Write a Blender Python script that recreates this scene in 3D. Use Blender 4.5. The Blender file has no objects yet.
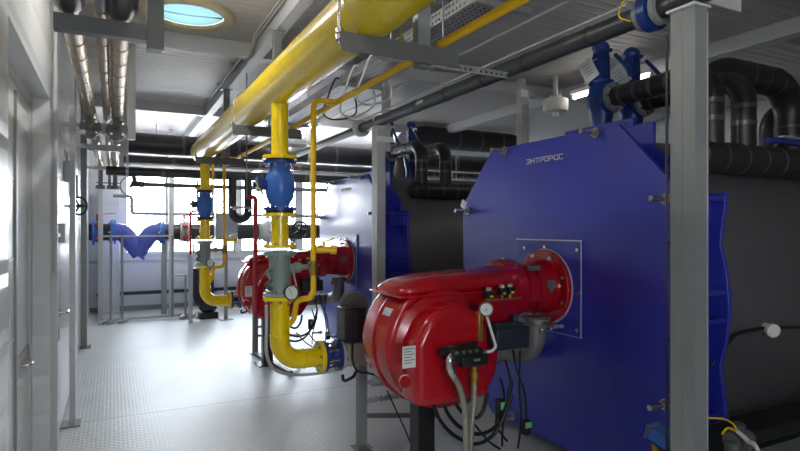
import bpy, bmesh, math, random
from mathutils import Vector, Matrix, Quaternion
random.seed(4)
PI = math.pi
S = bpy.context.scene
C = S.collection
# ------------------------------------------------------------------ camera
F, VX, VY, H = 560.0, 113.0, 228.0, 1.7      # focal length, vanishing point of the room's depth, eye height
TH = math.atan2(400 - VX, F); CO = math.cos(TH); SI = math.sin(TH)
cam = bpy.data.cameras.new('camera'); co = bpy.data.objects.new('camera', cam); C.objects.link(co)
cam.sensor_width = 36; cam.lens = F / 800 * 36; cam.clip_start = .05; cam.clip_end = 100
cam.shift_y = (VY - 225.5) / 800
co.location = (0, 0, H); co.rotation_euler = (PI / 2, 0, -TH)
S.camera = co
def _ray(px, py):
    r = (px - 400) / F; return (SI + r * CO, CO - r * SI, (VY - py) / F)
def aX(px, py, X): a = _ray(px, py); k = X / a[0]; return Vector((X, a[1] * k, H + a[2] * k))
def aY(px, py, Y): a = _ray(px, py); k = Y / a[1]; return Vector((a[0] * k, Y, H + a[2] * k))
def aZ(px, py, Z): a = _ray(px, py); k = (Z - H) / a[2]; return Vector((a[0] * k, a[1] * k, Z))

# ------------------------------------------------------------------ materials
MATS = {}
def mat(name, col, rough=.5, metal=0., var=.06, vscale=6., bump=0., bscale=60., coat=0., emit=None, spec=.5):
    m = bpy.data.materials.new(name); m.use_nodes = True; nt = m.node_tree; N = nt.nodes; L = nt.links
    b = N['Principled BSDF']
    b.inputs['Roughness'].default_value = rough; b.inputs['Metallic'].default_value = metal
    b.inputs['Coat Weight'].default_value = coat; b.inputs['Coat Roughness'].default_value = .12
    b.inputs['Specular IOR Level'].default_value = spec
    tc = N.new('ShaderNodeTexCoord')
    nz = N.new('ShaderNodeTexNoise'); nz.inputs['Scale'].default_value = vscale; nz.inputs['Detail'].default_value = 4
    L.new(tc.outputs['Object'], nz.inputs['Vector'])
    rp = N.new('ShaderNodeValToRGB'); e = rp.color_ramp.elements
    e[0].position = .3; e[1].position = .7
    e[0].color = [max(0, c * (1 - var)) for c in col] + [1]; e[1].color = [min(1, c * (1 + var)) for c in col] + [1]
    L.new(nz.outputs['Fac'], rp.inputs['Fac']); L.new(rp.outputs['Color'], b.inputs['Base Color'])
    if bump:
        n2 = N.new('ShaderNodeTexNoise'); n2.inputs['Scale'].default_value = bscale; L.new(tc.outputs['Object'], n2.inputs['Vector'])
        bp = N.new('ShaderNodeBump'); bp.inputs['Strength'].default_value = bump; bp.inputs['Distance'].default_value = .01
        L.new(n2.outputs['Fac'], bp.inputs['Height']); L.new(bp.outputs['Normal'], b.inputs['Normal'])
    if emit:
        b.inputs['Emission Color'].default_value = (*emit[0], 1); b.inputs['Emission Strength'].default_value = emit[1]
    MATS[name] = m; return m
def sr(r, g, b):
    f = lambda c: (c / 255 / 12.92) if c <= 10 else ((c / 255 + .055) / 1.055) ** 2.4
    return (f(r), f(g), f(b))
YEL = mat('yellow_paint', sr(255, 220, 0), .25, var=.05, coat=.4)
YEL2 = mat('ochre_paint', sr(250, 200, 4), .4, var=.06)
BLU = mat('boiler_blue', sr(38, 48, 166), .42, var=.05, vscale=2, coat=.8, bump=.03, bscale=3); BLU.node_tree.nodes['Principled BSDF'].inputs['Coat Roughness'].default_value = .17
VBLU = mat('valve_blue', sr(58, 112, 200), .35, var=.06, coat=.2)
DBLU = mat('dark_blue_cast', sr(20, 56, 128), .35, var=.1)
PUR = mat('strainer_blue', sr(74, 88, 176), .4, var=.06)
RED = mat('burner_red', sr(176, 6, 24), .22, var=.04, coat=.5)
RED2 = mat('pipe_red', sr(170, 40, 50), .45)
SAGE = mat('sage_cast', sr(140, 158, 150), .4, var=.05)
GRY = mat('grey_paint', sr(138, 142, 142), .42, var=.05)
DGR = mat('dark_grey_paint', sr(100, 102, 102), .45, var=.06)
LGR = mat('light_grey_paint', sr(186, 188, 190), .42, var=.04)
GALV = mat('galvanised_steel', sr(178, 180, 180), .42, metal=.55, var=.12, vscale=25)
STEEL = mat('bright_steel', sr(200, 196, 188), .25, metal=.9, var=.08)
CAST = mat('cast_aluminium', sr(186, 183, 176), .5, metal=.12, var=.1, bump=.2, bscale=120)
CASTG = mat('grey_casting', sr(132, 130, 124), .5, metal=.3, var=.1)
BLK = mat('black_plastic', sr(24, 25, 27), .38, var=.1)
BOX = mat('charcoal_box', sr(44, 50, 58), .45)
RUB = mat('black_rubber_insulation', sr(44, 42, 44), .36, var=.14, vscale=9, bump=.12, bscale=14)
TAPE = mat('foil_tape', sr(92, 90, 92), .28, metal=.3, var=.1)
BODY = mat('boiler_cladding', sr(96, 92, 96), .45, var=.05, metal=.2)
FOIL = mat('foil_jacket', sr(158, 138, 112), .34, metal=.8, var=.2, vscale=18, bump=.15, bscale=20)
WHT = mat('white_plastic', sr(232, 230, 226), .4, var=.02)
TAG = mat('white_card', sr(222, 222, 220), .6, var=.02)
INK = mat('ink', sr(70, 74, 90), .7)
GREEN = mat('green_label', sr(120, 205, 140), .6)
BRASS = mat('brass', sr(176, 140, 70), .32, metal=.8)
HOSE = mat('braided_hose', sr(168, 162, 148), .38, metal=.7, var=.25, vscale=160)
PAPER = mat('gauge_face', sr(236, 236, 230), .5, var=.01)
WDOOR = mat('white_door_paint', sr(222, 224, 226), .22, var=.02)
SILL = mat('white_frame_paint', sr(205, 208, 212), .4, var=.03)
BEIGE = mat('beige_ring', sr(190, 174, 140), .45, var=.06)
PIPEB = mat('anthracite_paint', sr(56, 60, 62), .38, var=.06)
TUBE2 = mat('dim_tube', (1, .96, .9), .4, emit=((1, .96, .9), 8))
TUBE = mat('lit_tube', (1, .97, .92), .4, emit=((1, .97, .92), 45))

def glass(name, tint, mixf=.12):
    m = bpy.data.materials.new(name); m.use_nodes = True; N = m.node_tree.nodes; L = m.node_tree.links
    N.remove(N['Principled BSDF'])
    t = N.new('ShaderNodeBsdfTransparent'); t.inputs[0].default_value = (*tint, 1)
    g = N.new('ShaderNodeBsdfGlossy'); g.inputs['Roughness'].default_value = .03
    fr = N.new('ShaderNodeFresnel'); fr.inputs[0].default_value = 1.45
    x = N.new('ShaderNodeMixShader'); L.new(fr.outputs[0], x.inputs[0]); L.new(t.outputs[0], x.inputs[1]); L.new(g.outputs[0], x.inputs[2])
    L.new(x.outputs[0], N['Material Output'].inputs[0]); return m
GLASS = glass('window_glass', (.96, .98, 1))
def m_teal():
    m = bpy.data.materials.new('teal_glazing'); m.use_nodes = True; N = m.node_tree.nodes; L = m.node_tree.links
    N.remove(N['Principled BSDF'])
    t = N.new('ShaderNodeBsdfTranslucent'); t.inputs[0].default_value = (.17, .225, .23, 1)
    g = N.new('ShaderNodeBsdfGlossy'); g.inputs['Roughness'].default_value = .15
    x = N.new('ShaderNodeMixShader'); x.inputs[0].default_value = .06; L.new(t.outputs[0], x.inputs[1]); L.new(g.outputs[0], x.inputs[2]); L.new(x.outputs[0], N['Material Output'].inputs[0]); return m
TEAL = m_teal()

def m_floor():
    m = mat('tread_plate', sr(204, 207, 210), .36, metal=.0, var=.06, vscale=1.4, spec=.4); nt = m.node_tree; N = nt.nodes; L = nt.links; b = N['Principled BSDF']
    tc = N['Texture Coordinate']
    hs = []
    for ang, off in ((PI / 4, 0), (-PI / 4, .5)):
        mp = N.new('ShaderNodeMapping'); mp.inputs['Rotation'].default_value = (0, 0, ang); mp.inputs['Scale'].default_value = (22, 22, 22)
        L.new(tc.outputs['Object'], mp.inputs['Vector'])
        sp = N.new('ShaderNodeSeparateXYZ'); L.new(mp.outputs[0], sp.inputs[0])
        def wav(sock, k, o):
            a = N.new('ShaderNodeMath'); a.operation = 'MULTIPLY_ADD'; a.inputs[1].default_value = k; a.inputs[2].default_value = o; L.new(sock, a.inputs[0])
            s = N.new('ShaderNodeMath'); s.operation = 'SINE'; L.new(a.outputs[0], s.inputs[0]); return s.outputs[0]
        u = wav(sp.outputs[0], PI, 0 if off == 0 else PI / 2); v = wav(sp.outputs[1], PI, PI / 2 if off == 0 else 0)
        pu = N.new('ShaderNodeMath'); pu.operation = 'POWER'; pu.inputs[1].default_value = 2; L.new(u, pu.inputs[0])
        pv = N.new('ShaderNodeMath'); pv.operation = 'POWER'; pv.inputs[1].default_value = 8; L.new(v, pv.inputs[0])
        mu = N.new('ShaderNodeMath'); mu.operation = 'MULTIPLY'; L.new(pu.outputs[0], mu.inputs[0]); L.new(pv.outputs[0], mu.inputs[1]); hs.append(mu.outputs[0])
    mx = N.new('ShaderNodeMath'); mx.operation = 'MAXIMUM'; L.new(hs[0], mx.inputs[0]); L.new(hs[1], mx.inputs[1])
    # joint between floor plates
    sp = N.new('ShaderNodeSeparateXYZ'); L.new(tc.outputs['Object'], sp.inputs[0])
    sb = N.new('ShaderNodeMath'); sb.operation = 'PINGPONG'; sb.inputs[1].default_value = 2.82; L.new(sp.outputs[1], sb.inputs[0])
    lt = N.new('ShaderNodeMath'); lt.operation = 'GREATER_THAN'; lt.inputs[1].default_value = 2.814
    a0 = N.new('ShaderNodeMath'); a0.operation = 'ADD'; a0.inputs[1].default_value = 2.83; L.new(sp.outputs[1], a0.inputs[0]); L.new(a0.outputs[0], sb.inputs[0]); L.new(sb.outputs[0], lt.inputs[0])
    mc = N.new('ShaderNodeMixRGB'); mc.inputs[2].default_value = (.25, .25, .25, 1); L.new(lt.outputs[0], mc.inputs[0])
    rp = N['Color Ramp']; L.new(rp.outputs[0], mc.inputs[1]); L.new(mc.outputs[0], b.inputs['Base Color'])
    bp = N.new('ShaderNodeBump'); bp.inputs['Strength'].default_value = .55; bp.inputs['Distance'].default_value = .004
    L.new(mx.outputs[0], bp.inputs['Height']); L.new(bp.outputs[0], b.inputs['Normal']); return m
def m_ribbed(name, col, axis, period, rough=.35, strength=.5, metal=.0):
    m = mat(name, col, rough, var=.03, vscale=1, metal=metal); N = m.node_tree.nodes; L = m.node_tree.links
    sp = N.new('ShaderNodeSeparateXYZ'); L.new(N['Texture Coordinate'].outputs['Object'], sp.inputs[0])
    pp = N.new('ShaderNodeMath'); pp.operation = 'PINGPONG'; pp.inputs[1].default_value = period / 2; L.new(sp.outputs[axis], pp.inputs[0])
    mr = N.new('ShaderNodeMapRange'); mr.inputs[1].default_value = 0; mr.inputs[2].default_value = period * .2; L.new(pp.outputs[0], mr.inputs[0])
    bp = N.new('ShaderNodeBump'); bp.inputs['Strength'].default_value = strength; bp.inputs['Distance'].default_value = .015
    L.new(mr.outputs[0], bp.inputs['Height']); L.new(bp.outputs[0], N['Principled BSDF'].inputs['Normal']); return m
FLOOR = m_floor()
CEIL = m_ribbed('ceiling_panel', sr(190, 187, 184), 1, .11, .5, .7, .0)
WALL = m_ribbed('wall_panel', sr(206, 209, 212), 2, .3, .3, .6)
WALLB = m_ribbed('back_wall_panel', sr(222, 224, 228), 2, .55, .4, .4)
def m_perf():
    m = mat('perforated_steel', sr(182, 184, 184), .42, metal=.45, var=.08); N = m.node_tree.nodes; L = m.node_tree.links
    b = N['Principled BSDF']; tc = N['Texture Coordinate']
    sp = N.new('ShaderNodeSeparateXYZ'); L.new(tc.outputs['Object'], sp.inputs[0])
    ge = N.new('ShaderNodeNewGeometry'); sn_ = N.new('ShaderNodeSeparateXYZ'); L.new(ge.outputs['True Normal'], sn_.inputs[0])
    acc = None
    for i in range(3):
        p = N.new('ShaderNodeMath'); p.operation = 'PINGPONG'; p.inputs[1].default_value = .0225; L.new(sp.outputs[i], p.inputs[0])
        q = N.new('ShaderNodeMath'); q.operation = 'GREATER_THAN'; q.inputs[1].default_value = .0125; L.new(p.outputs[0], q.inputs[0])
        ab = N.new('ShaderNodeMath'); ab.operation = 'ABSOLUTE'; L.new(sn_.outputs[i], ab.inputs[0])
        g5 = N.new('ShaderNodeMath'); g5.operation = 'GREATER_THAN'; g5.inputs[1].default_value = .5; L.new(ab.outputs[0], g5.inputs[0])
        mx_ = N.new('ShaderNodeMath'); mx_.operation = 'MAXIMUM'; L.new(q.outputs[0], mx_.inputs[0]); L.new(g5.outputs[0], mx_.inputs[1]); q = mx_
        if acc is None: acc = q.outputs[0]
        else:
            a = N.new('ShaderNodeMath'); a.operation = 'ADD'; L.new(acc, a.inputs[0]); L.new(q.outputs[0], a.inputs[1]); acc = a.outputs[0]
    g = N.new('ShaderNodeMath'); g.operation = 'GREATER_THAN'; g.inputs[1].default_value = 2.5; L.new(acc, g.inputs[0])
    t = N.new('ShaderNodeBsdfTransparent'); x = N.new('ShaderNodeMixShader')
    L.new(g.outputs[0], x.inputs[0]); L.new(b.outputs[0], x.inputs[1]); L.new(t.outputs[0], x.inputs[2]); L.new(x.outputs[0], N['Material Output'].inputs[0])
    return m

# ------------------------------------------------------------------ mesh builder
def V(*a): return Vector(a[0]) if len(a) == 1 else Vector(a)
def basis(ax):
    ax = V(ax).normalized(); u = Vector((0, 0, 1)) if abs(ax.z) < .9 else Vector((1, 0, 0))
    x = u.cross(ax).normalized(); y = ax.cross(x); return x, y, ax
class MB:
    def __init__(s): s.bm = bmesh.new(); s.m = 0
    def _f(s, vs, smooth=False):
        try:
            f = s.bm.faces.new(vs); f.smooth = smooth; f.material_index = s.m; return f
        except ValueError: return None
    def loops(s, rings, closed=False, caps=True, smooth=True):
        R = [[s.bm.verts.new(p) for p in r] for r in rings]; n = len(R[0])
        for a, b in zip(R, R[1:] + ([R[0]] if closed else [])):
            for i in range(n): s._f([a[i], a[(i + 1) % n], b[(i + 1) % n], b[i]], smooth)
        if caps and not closed:
            s._f([s.bm.verts.new(v.co) for v in reversed(R[0])]); s._f([s.bm.verts.new(v.co) for v in R[-1]])
        return s
    def cyl(s, a, b, r, r2=None, seg=20, smooth=True):
        a, b = V(a), V(b); x, y, _ = basis(b - a); r2 = r if r2 is None else r2
        ring = lambda c, q: [c + (x * math.cos(t * 2 * PI / seg) + y * math.sin(t * 2 * PI / seg)) * q for t in range(seg)]
        return s.loops([ring(a, r), ring(b, r2)], smooth=smooth)
    def lathe(s, o, ax, prof, seg=28, caps=True, sharp=True):
        o = V(o); x, y, z = basis(ax)
        ring = lambda d, q: [o + z * d + (x * math.cos(t * 2 * PI / seg) + y * math.sin(t * 2 * PI / seg)) * max(q, 1e-4) for t in range(seg)]
        if not sharp: return s.loops([ring(*p) for p in prof], caps=caps)
        for i, (p, q) in enumerate(zip(prof, prof[1:])): s.loops([ring(*p), ring(*q)], caps=False)
        if caps: s._f([s.bm.verts.new(p) for p in reversed(ring(*prof[0]))]); s._f([s.bm.verts.new(p) for p in ring(*prof[-1])])
        return s
    def ring(s, o, ax, R, r, seg=32, ts=10):       # torus
        o = V(o); x, y, z = basis(ax); rs = []
        for i in range(seg):
            d = x * math.cos(i * 2 * PI / seg) + y * math.sin(i * 2 * PI / seg)
            rs.append([o + d * (R + r * math.cos(k * 2 * PI / ts)) + z * r * math.sin(k * 2 * PI / ts) for k in range(ts)])
        return s.loops(rs, closed=True)
    def ball(s, o, r, sc=(1, 1, 1), seg=16):
        o = V(o); rs = []
        for i in range(1, seg // 2 + 0):
            t = PI * i / (seg // 2)
            rs.append([o + Vector((math.sin(t) * math.cos(k * 2 * PI / seg) * r * sc[0], math.sin(t) * math.sin(k * 2 * PI / seg) * r * sc[1], -math.cos(t) * r * sc[2])) for k in range(seg)])
        return s.loops(rs)
    def tube(s, pts, r, bend=0., seg=14, arc=7):
        pts = [V(p) for p in pts]; P = [pts[0]]
        for a, b, c in zip(pts, pts[1:], pts[2:]):
            u, v = (a - b), (c - b); lu, lv = u.length, v.length
            if lu < 1e-6 or lv < 1e-6: continue
            u.normalize(); v.normalize(); ang = u.angle(v)
            if bend <= 0 or ang > PI - .05: P.append(b); continue
            d = min(bend / math.tan(ang / 2), lu * .49, lv * .49); R = d * math.tan(ang / 2)
            bis = (u + v).normalized(); cen = b + bis * (R / math.sin(ang / 2))
            e0 = (b + u * d - cen); e1 = (b + v * d - cen); q = e0.rotation_difference(e1)
            for k in range(arc + 1): P.append(cen + Quaternion().slerp(q, k / arc) @ e0)
        P.append(pts[-1])
        return s.sweep(P, r, seg)
    def sweep(s, P, r, seg=12):
        P = [V(p) for p in P]; T = []
        for i in range(len(P)):
            a = P[max(i - 1, 0)]; b = P[min(i + 1, len(P) - 1)]; T.append((b - a).normalized())
        x, y, _ = basis(T[0]); rs = []
        for i, p in enumerate(P):
            if i: 
                q = T[i - 1].rotation_difference(T[i]); x = q @ x; y = q @ y
            rr = r[i] if isinstance(r, (list, tuple)) else r
            rs.append([p + (x * math.cos(k * 2 * PI / seg) + y * math.sin(k * 2 * PI / seg)) * rr for k in range(seg)])
        return s.loops(rs)
    def cable(s, pts, r, seg=8, n=10):              # smooth spline through points
        pts = [V(p) for p in pts]; Q = [pts[0]] + pts + [pts[-1]]; P = []
        for i in range(1, len(Q) - 2):
            for k in range(n):
                t = k / n; a, b, c, d = Q[i - 1], Q[i], Q[i + 1], Q[i + 2]
                P.append(.5 * ((2 * b) + (c - a) * t + (2 * a - 5 * b + 4 * c - d) * t * t + (3 * b - a - 3 * c + d) * t ** 3))
        P.append(pts[-1]); return s.sweep(P, r, seg)
    def box(s, x0, x1, y0, y1, z0, z1, bev=0., seg=2):
        t = bmesh.new(); bmesh.ops.create_cube(t, size=1)
        for v in t.verts: v.co = Vector(((x0 + x1) / 2 + v.co.x * (x1 - x0), (y0 + y1) / 2 + v.co.y * (y1 - y0), (z0 + z1) / 2 + v.co.z * (z1 - z0)))
        return s._merge(t, bev, seg)
    def bar(s, a, b, w, h, bev=0., up=(0, 0, 1)):   # box beam from a to b
        a, b = V(a), V(b); z = (b - a).normalized(); u = V(up)
        if abs(z.dot(u)) > .98: u = Vector((0, 1, 0))
        x = u.cross(z).normalized(); y = z.cross(x); L = (b - a).length
        t = bmesh.new(); bmesh.ops.create_cube(t, size=1)
        for v in t.verts: v.co = (a + b) / 2 + x * v.co.x * w + y * v.co.y * h + z * v.co.z * L
        return s._merge(t, bev, 2)
    def prism(s, poly, plane, t0, t1, bev=0., seg=3, smooth=False):
        f = {'YZ': lambda u, v, t: (t, u, v), 'XZ': lambda u, v, t: (u, t, v), 'XY': lambda u, v, t: (u, v, t)}[plane]
        t = bmesh.new(); A = [t.verts.new(f(u, v, t0)) for u, v in poly]; B = [t.verts.new(f(u, v, t1)) for u, v in poly]; n = len(poly)
        t.faces.new(A); t.faces.new(B[::-1])
        for i in range(n):
            q = t.faces.new([A[(i + 1) % n], A[i], B[i], B[(i + 1) % n]]); q.smooth = smooth
        bmesh.ops.recalc_face_normals(t, faces=t.faces)
        return s._merge(t, bev, seg, smooth)
    def _merge(s, t, bev, seg, smooth=False):
        if bev > 0:
            es = [e for e in t.edges if len(e.link_faces) == 2 and e.calc_face_angle(0) > .5]
            r = bmesh.ops.bevel(t, geom=es, offset=bev, segments=seg, affect='EDGES', profile=.5, clamp_overlap=True)
            for f in r['faces']: f.smooth = True
        mp = {v: s.bm.verts.new(v.co) for v in t.verts}
        for f in t.faces:
            g = s._f([mp[v] for v in f.verts], f.smooth)
        t.free(); return s
    def bolts(s, o, ax, R, n, r=.009, L=.02, ph=0.):
        o = V(o); x, y, z = basis(ax)
        for i in range(n):
            t = ph + i * 2 * PI / n; p = o + (x * math.cos(t) + y * math.sin(t)) * R
            s.cyl(p - z * L * .1, p + z * L, r, seg=6, smooth=False)
        return s
def root_loc(o):
    v = Vector((0, 0, 0))
    while o: v += o.location; o = o.parent
    return v
def obj(name, mb, m, parent=None, label=None, at=None):
    me = bpy.data.meshes.new(name)
    o = bpy.data.objects.new(name, me); C.objects.link(o)
    base = root_loc(parent)
    if parent is not None: o.parent = parent
    elif at is not None: o.location = at; base = V(at)
    bmesh.ops.translate(mb.bm, verts=mb.bm.verts, vec=-base)
    mb.bm.to_mesh(me); mb.bm.free()
    for q in (m if isinstance(m, (list, tuple)) else [m]): me.materials.append(q)
    if label: o['label'] = label
    return o
def tag(o, label, cat, group=None, kind=None):
    o['label'] = label; o['category'] = cat
    if group: o['group'] = group
    if kind: o['kind'] = kind
    return o
def thing(name, label, cat, loc=(0, 0, 0), group=None):
    o = bpy.data.objects.new(name, None); o.empty_display_size = .1; C.objects.link(o); o.location = loc
    return tag(o, label, cat, group)
def struct(name, mb, m, parent=None):
    o = obj(name, mb, m, parent)
    if parent is None: o['kind'] = 'structure'
    return o
def dup(o, off, label=None):
    def rec(q, par):
        c = q.copy(); C.objects.link(c)
        if par is not None: c.parent = par
        for ch in list(q.children): rec(ch, c)
        return c
    c = rec(o, None); c.location = V(o.location) + V(off)
    if label: c['label'] = label
    return c
def hexbolts(parent, o, ax, R, n, r=.01, L=.02, ph=0., m=None):
    x, y, z = basis(ax); o = V(o)
    for i in range(n):
        t = ph + i * 2 * PI / n; p = o + (x * math.cos(t) + y * math.sin(t)) * R
        b = MB(); b.cyl(p, p + z * L * .55, r * 1.5, seg=6, smooth=False); b.cyl(p + z * L * .5, p + z * L * 1.2, r * .8, seg=8)
        obj('bolt', b, m or STEEL, parent)

PERF = m_perf()
# ------------------------------------------------------------------ the setting
WX, BY, FY, RX, CZ = -.42, 12.87, -2.5, 8.6, 3.6
f = MB(); f.box(WX - .3, RX + .2, FY - .2, BY + .2, -.15, 0); struct('floor', f, FLOOR)
# left wall with the door recess (door_1) and a flush leaf further on (door_2)
w = MB()
D1a, D1b, D1z = 3.05, 4.92, 2.66
w.box(WX - .3, WX, FY - .2, D1a, 0, CZ); w.box(WX - .3, WX, D1b, BY + .2, 0, CZ); w.box(WX - .3, WX, D1a, D1b, D1z, CZ); w.box(WX - .3, WX - .2, D1a, D1b, 0, D1z)
struct('wall_left', w, WALL)
d = MB(); d.box(-.60, -.55, D1a + .03, D1b - .06, .02, D1z - .05)
d1 = struct('door_1', d, WDOOR)
d = MB(); d.box(-.62, -.53, D1b - .06, D1b, 0, D1z); d.box(-.62, -.53, D1a, D1a + .06, 0, D1z); d.box(-.62, -.53, D1a + .06, D1b - .06, D1z - .06, D1z); obj('door_frame', d, LGR, d1)
d = MB(); d.box(-.552, -.535, 4.20, 4.24, .05, D1z - .1); d.box(-.552, -.54, 4.24, D1b - .08, .72, .86); obj('rail', d, GRY, d1)
d = MB()
for z in (1.0, 1.5, 2.0): d.box(-.552, -.546, D1a + .1, 4.19, z, z + .012)
obj('groove', d, LGR, d1)
d = MB(); p = aX(30, 363, -.5); d.tube([(-.548, p.y - .06, p.z), (-.49, p.y - .06, p.z), (-.49, p.y + .06, p.z), (-.548, p.y + .06, p.z)], .012, .02); obj('handle', d, STEEL, d1)
d = MB(); d.box(WX, WX + .03, 5.02, 6.9, .04, 2.5, .006)
d2 = struct('door_2', d, WDOOR)
d = MB(); d.box(WX, WX + .045, 4.96, 5.02, 0, 2.56); d.box(WX, WX + .045, 6.9, 6.97, 0, 2.56); d.box(WX, WX + .045, 5.02, 6.9, 2.5, 2.56); obj('door_frame', d, LGR, d2)
p = aX(60, 313, WX + .04)
d = MB(); d.cyl((WX + .03, p.y, p.z), (WX + .045, p.y, p.z), .03); d.tube([(WX + .04, p.y, p.z), (WX + .09, p.y, p.z), (WX + .09, p.y + .14, p.z)], .011, .02); obj('lever_handle', d, STEEL, d2)
d = MB(); d.box(WX + .03, WX + .038, p.y - .02, p.y + .02, p.z - .22, p.z - .12, .004); obj('lock_plate', d, GRY, d2)
d = MB(); d.box(WX + .03, WX + .09, 5.8, 6.0, 2.12, 2.30, .008); d.bar((WX + .06, 5.82, 2.3), (WX + .06, 5.5, 2.36), .02, .015); obj('door_closer', d, LGR, d2)
# back wall with windows
w = MB(); wz0, wz1 = 1.17, 2.86
wins = [(.22, 1.02), (1.14, 2.44), (2.56, 3.86), (3.98, 5.28), (5.6, 6.9)]
w.box(WX, RX, BY, BY + .15, 0, wz0); w.box(WX, RX, BY, BY + .15, wz1, CZ)
xs = [WX] + [v for ab in wins for v in ab] + [RX]
for a, b in zip(xs[0::2], xs[1::2]): w.box(a, b, BY, BY + .15, wz0, wz1)
struct('wall_back', w, WALLB)
for i, (a, b) in enumerate(wins):
    m = MB(); t = .035
    m.box(a, b, BY + .02, BY + .09, wz0, wz0 + t); m.box(a, b, BY + .02, BY + .09, wz1 - t, wz1)
    m.box(a, a + t, BY + .02, BY + .09, wz0 + t, wz1 - t); m.box(b - t, b, BY + .02, BY + .09, wz0 + t, wz1 - t)
    if b - a > 1: m.box((a + b) / 2 - .02, (a + b) / 2 + .02, BY + .03, BY + .08, wz0 + t, wz1 - t)
    m.box(a + t, b - t, BY + .035, BY + .075, 2.14, 2.165)
    o = struct('window_%d' % (i + 1), m, SILL)
    m = MB(); m.box(a + t, b - t, BY + .05, BY + .056, wz0 + t, wz1 - t); obj('pane', m, GLASS, o)
    m = MB(); m.box(a - .03, b + .03, BY - .05, BY - .001, wz0 - .03, wz0 + .0); obj('window_sill', m, SILL, o)
m = MB(); m.box(WX, RX, BY - .03, BY - .002, 0, .09); struct('baseboard_back', m, GRY)
m = MB(); m.box(WX, RX, BY - .03, BY - .002, .98, 1.04); struct('trim_1', m, LGR)
w = MB(); w.box(RX, RX + .2, FY - .2, BY + .2, 0, CZ); struct('wall_right', w, WALL)
w = MB(); fill_win = (.2, 1.2, 1.3, 2.25)
w.box(WX, fill_win[0], FY - .2, FY, 0, CZ); w.box(fill_win[1], RX, FY - .2, FY, 0, CZ); w.box(fill_win[0], fill_win[1], FY - .2, FY, 0, fill_win[2]); w.box(fill_win[0], fill_win[1], FY - .2, FY, fill_win[3], CZ); struct('wall_front', w, WALL)
m = MB(); t = .05; m.box(fill_win[0], fill_win[1], FY - .12, FY - .05, fill_win[2], fill_win[2] + t); m.box(fill_win[0], fill_win[1], FY - .12, FY - .05, fill_win[3] - t, fill_win[3]); m.box(fill_win[0], fill_win[0] + t, FY - .12, FY - .05, fill_win[2] + t, fill_win[3] - t); m.box(fill_win[1] - t, fill_win[1], FY - .12, FY - .05, fill_win[2] + t, fill_win[3] - t); m.box(.68, .72, FY - .12, FY - .05, fill_win[2] + t, fill_win[3] - t)
o = struct('window_%d' % (len(wins) + 1), m, SILL)  # added window, unseen behind the camera, to let in light from the front
m = MB(); m.box(fill_win[0] + t, fill_win[1] - t, FY - .088, FY - .082, fill_win[2] + t, fill_win[3] - t); obj('pane', m, GLASS, o)
# ceiling with the round roof opening
SKX, SKY, SKR = .60, 5.28, .40
c = MB(); q = .5
c.box(WX - .3, SKX - q, FY - .2, BY + .2, CZ, CZ + .12); c.box(SKX + q, RX + .2, FY - .2, BY + .2, CZ, CZ + .12)
c.box(SKX - q, SKX + q, FY - .2, SKY - q, CZ, CZ + .12); c.box(SKX - q, SKX + q, SKY + q, BY + .2, CZ, CZ + .12)
n = 48
def sq(t):
    x, y = math.cos(t), math.sin(t); k = q / max(abs(x), abs(y)); return (SKX + x * k, SKY + y * k)
A = [c.bm.verts.new((*sq(2 * PI * i / n + PI / 4), CZ)) for i in range(n)]
B = [c.bm.verts.new((SKX + .31 * math.cos(2 * PI * i / n + PI / 4), SKY + .31 * math.sin(2 * PI * i / n + PI / 4), CZ)) for i in range(n)]
for i in range(n): c._f([A[i], B[i], B[(i + 1) % n], A[(i + 1) % n]])
struct('ceiling', c, CEIL)
sk = thing('round_skylight', 'round teal-glazed roof light with a beige ring in the white ceiling', 'skylight', (SKX, SKY, CZ))
m = MB(); m.lathe((SKX, SKY, CZ), (0, 0, -1), [(0, .3), (0, SKR), (.012, SKR), (.03, .375), (.03, .30), (0, .30)], 48, caps=False); obj('ring', m, BEIGE, sk)
m = MB(); m.lathe((SKX, SKY, CZ - .03), (0, 0, 1), [(0, .30), (.16, .30), (.16, .31), (0, .31)], 48, caps=False); obj('well', m, BEIGE, sk)
m = MB(); m.lathe((SKX, SKY, CZ - .012), (0, 0, 1), [(0, .001), (.004, .15), (.018, .295), (.022, .295), (.010, .15), (.008, .001)], 48, caps=False); obj('pane', m, TEAL, sk)
m = MB(); m.bar((SKX - .3, SKY + .02, CZ - .0), (SKX + .29, SKY - .02, CZ - .0), .012, .012); obj('glazing_bar', m, DGR, sk)
# ceiling beams
k = 2
def beam(a, b, w_, h_, mt=LGR):
    global k
    m = MB(); m.bar(a, b, w_, h_); struct('trim_%d' % k, m, mt); k += 1
zb = CZ - .075
beam((1.33, FY, zb), (1.33, BY, zb), .10, .145)
beam((WX, 5.86, zb), (1.28, 5.86, zb), .10, .145); beam((1.38, 5.86, zb), (5.46, 5.86, zb), .10, .145)
beam((WX, 9.2, zb), (1.28, 9.2, zb), .10, .145); beam((1.38, 9.2, zb), (5.46, 9.2, zb), .10, .145)
beam((5.53, FY, zb), (5.53, BY, zb), .14, .145); beam((1.38, 2.3, zb), (5.46, 2.3, zb), .10, .145); beam((5.6, 3.1, zb), (RX, 3.1, zb), .1, .145); beam((5.6, 5.86, zb), (RX, 5.86, zb), .1, .145)
for x in (3.4,): 
    m = MB(); m.box(x - .03, x + .03, FY, BY, CZ - .02, CZ - .0005); struct('trim_%d' % k, m, LGR); k += 1

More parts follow.
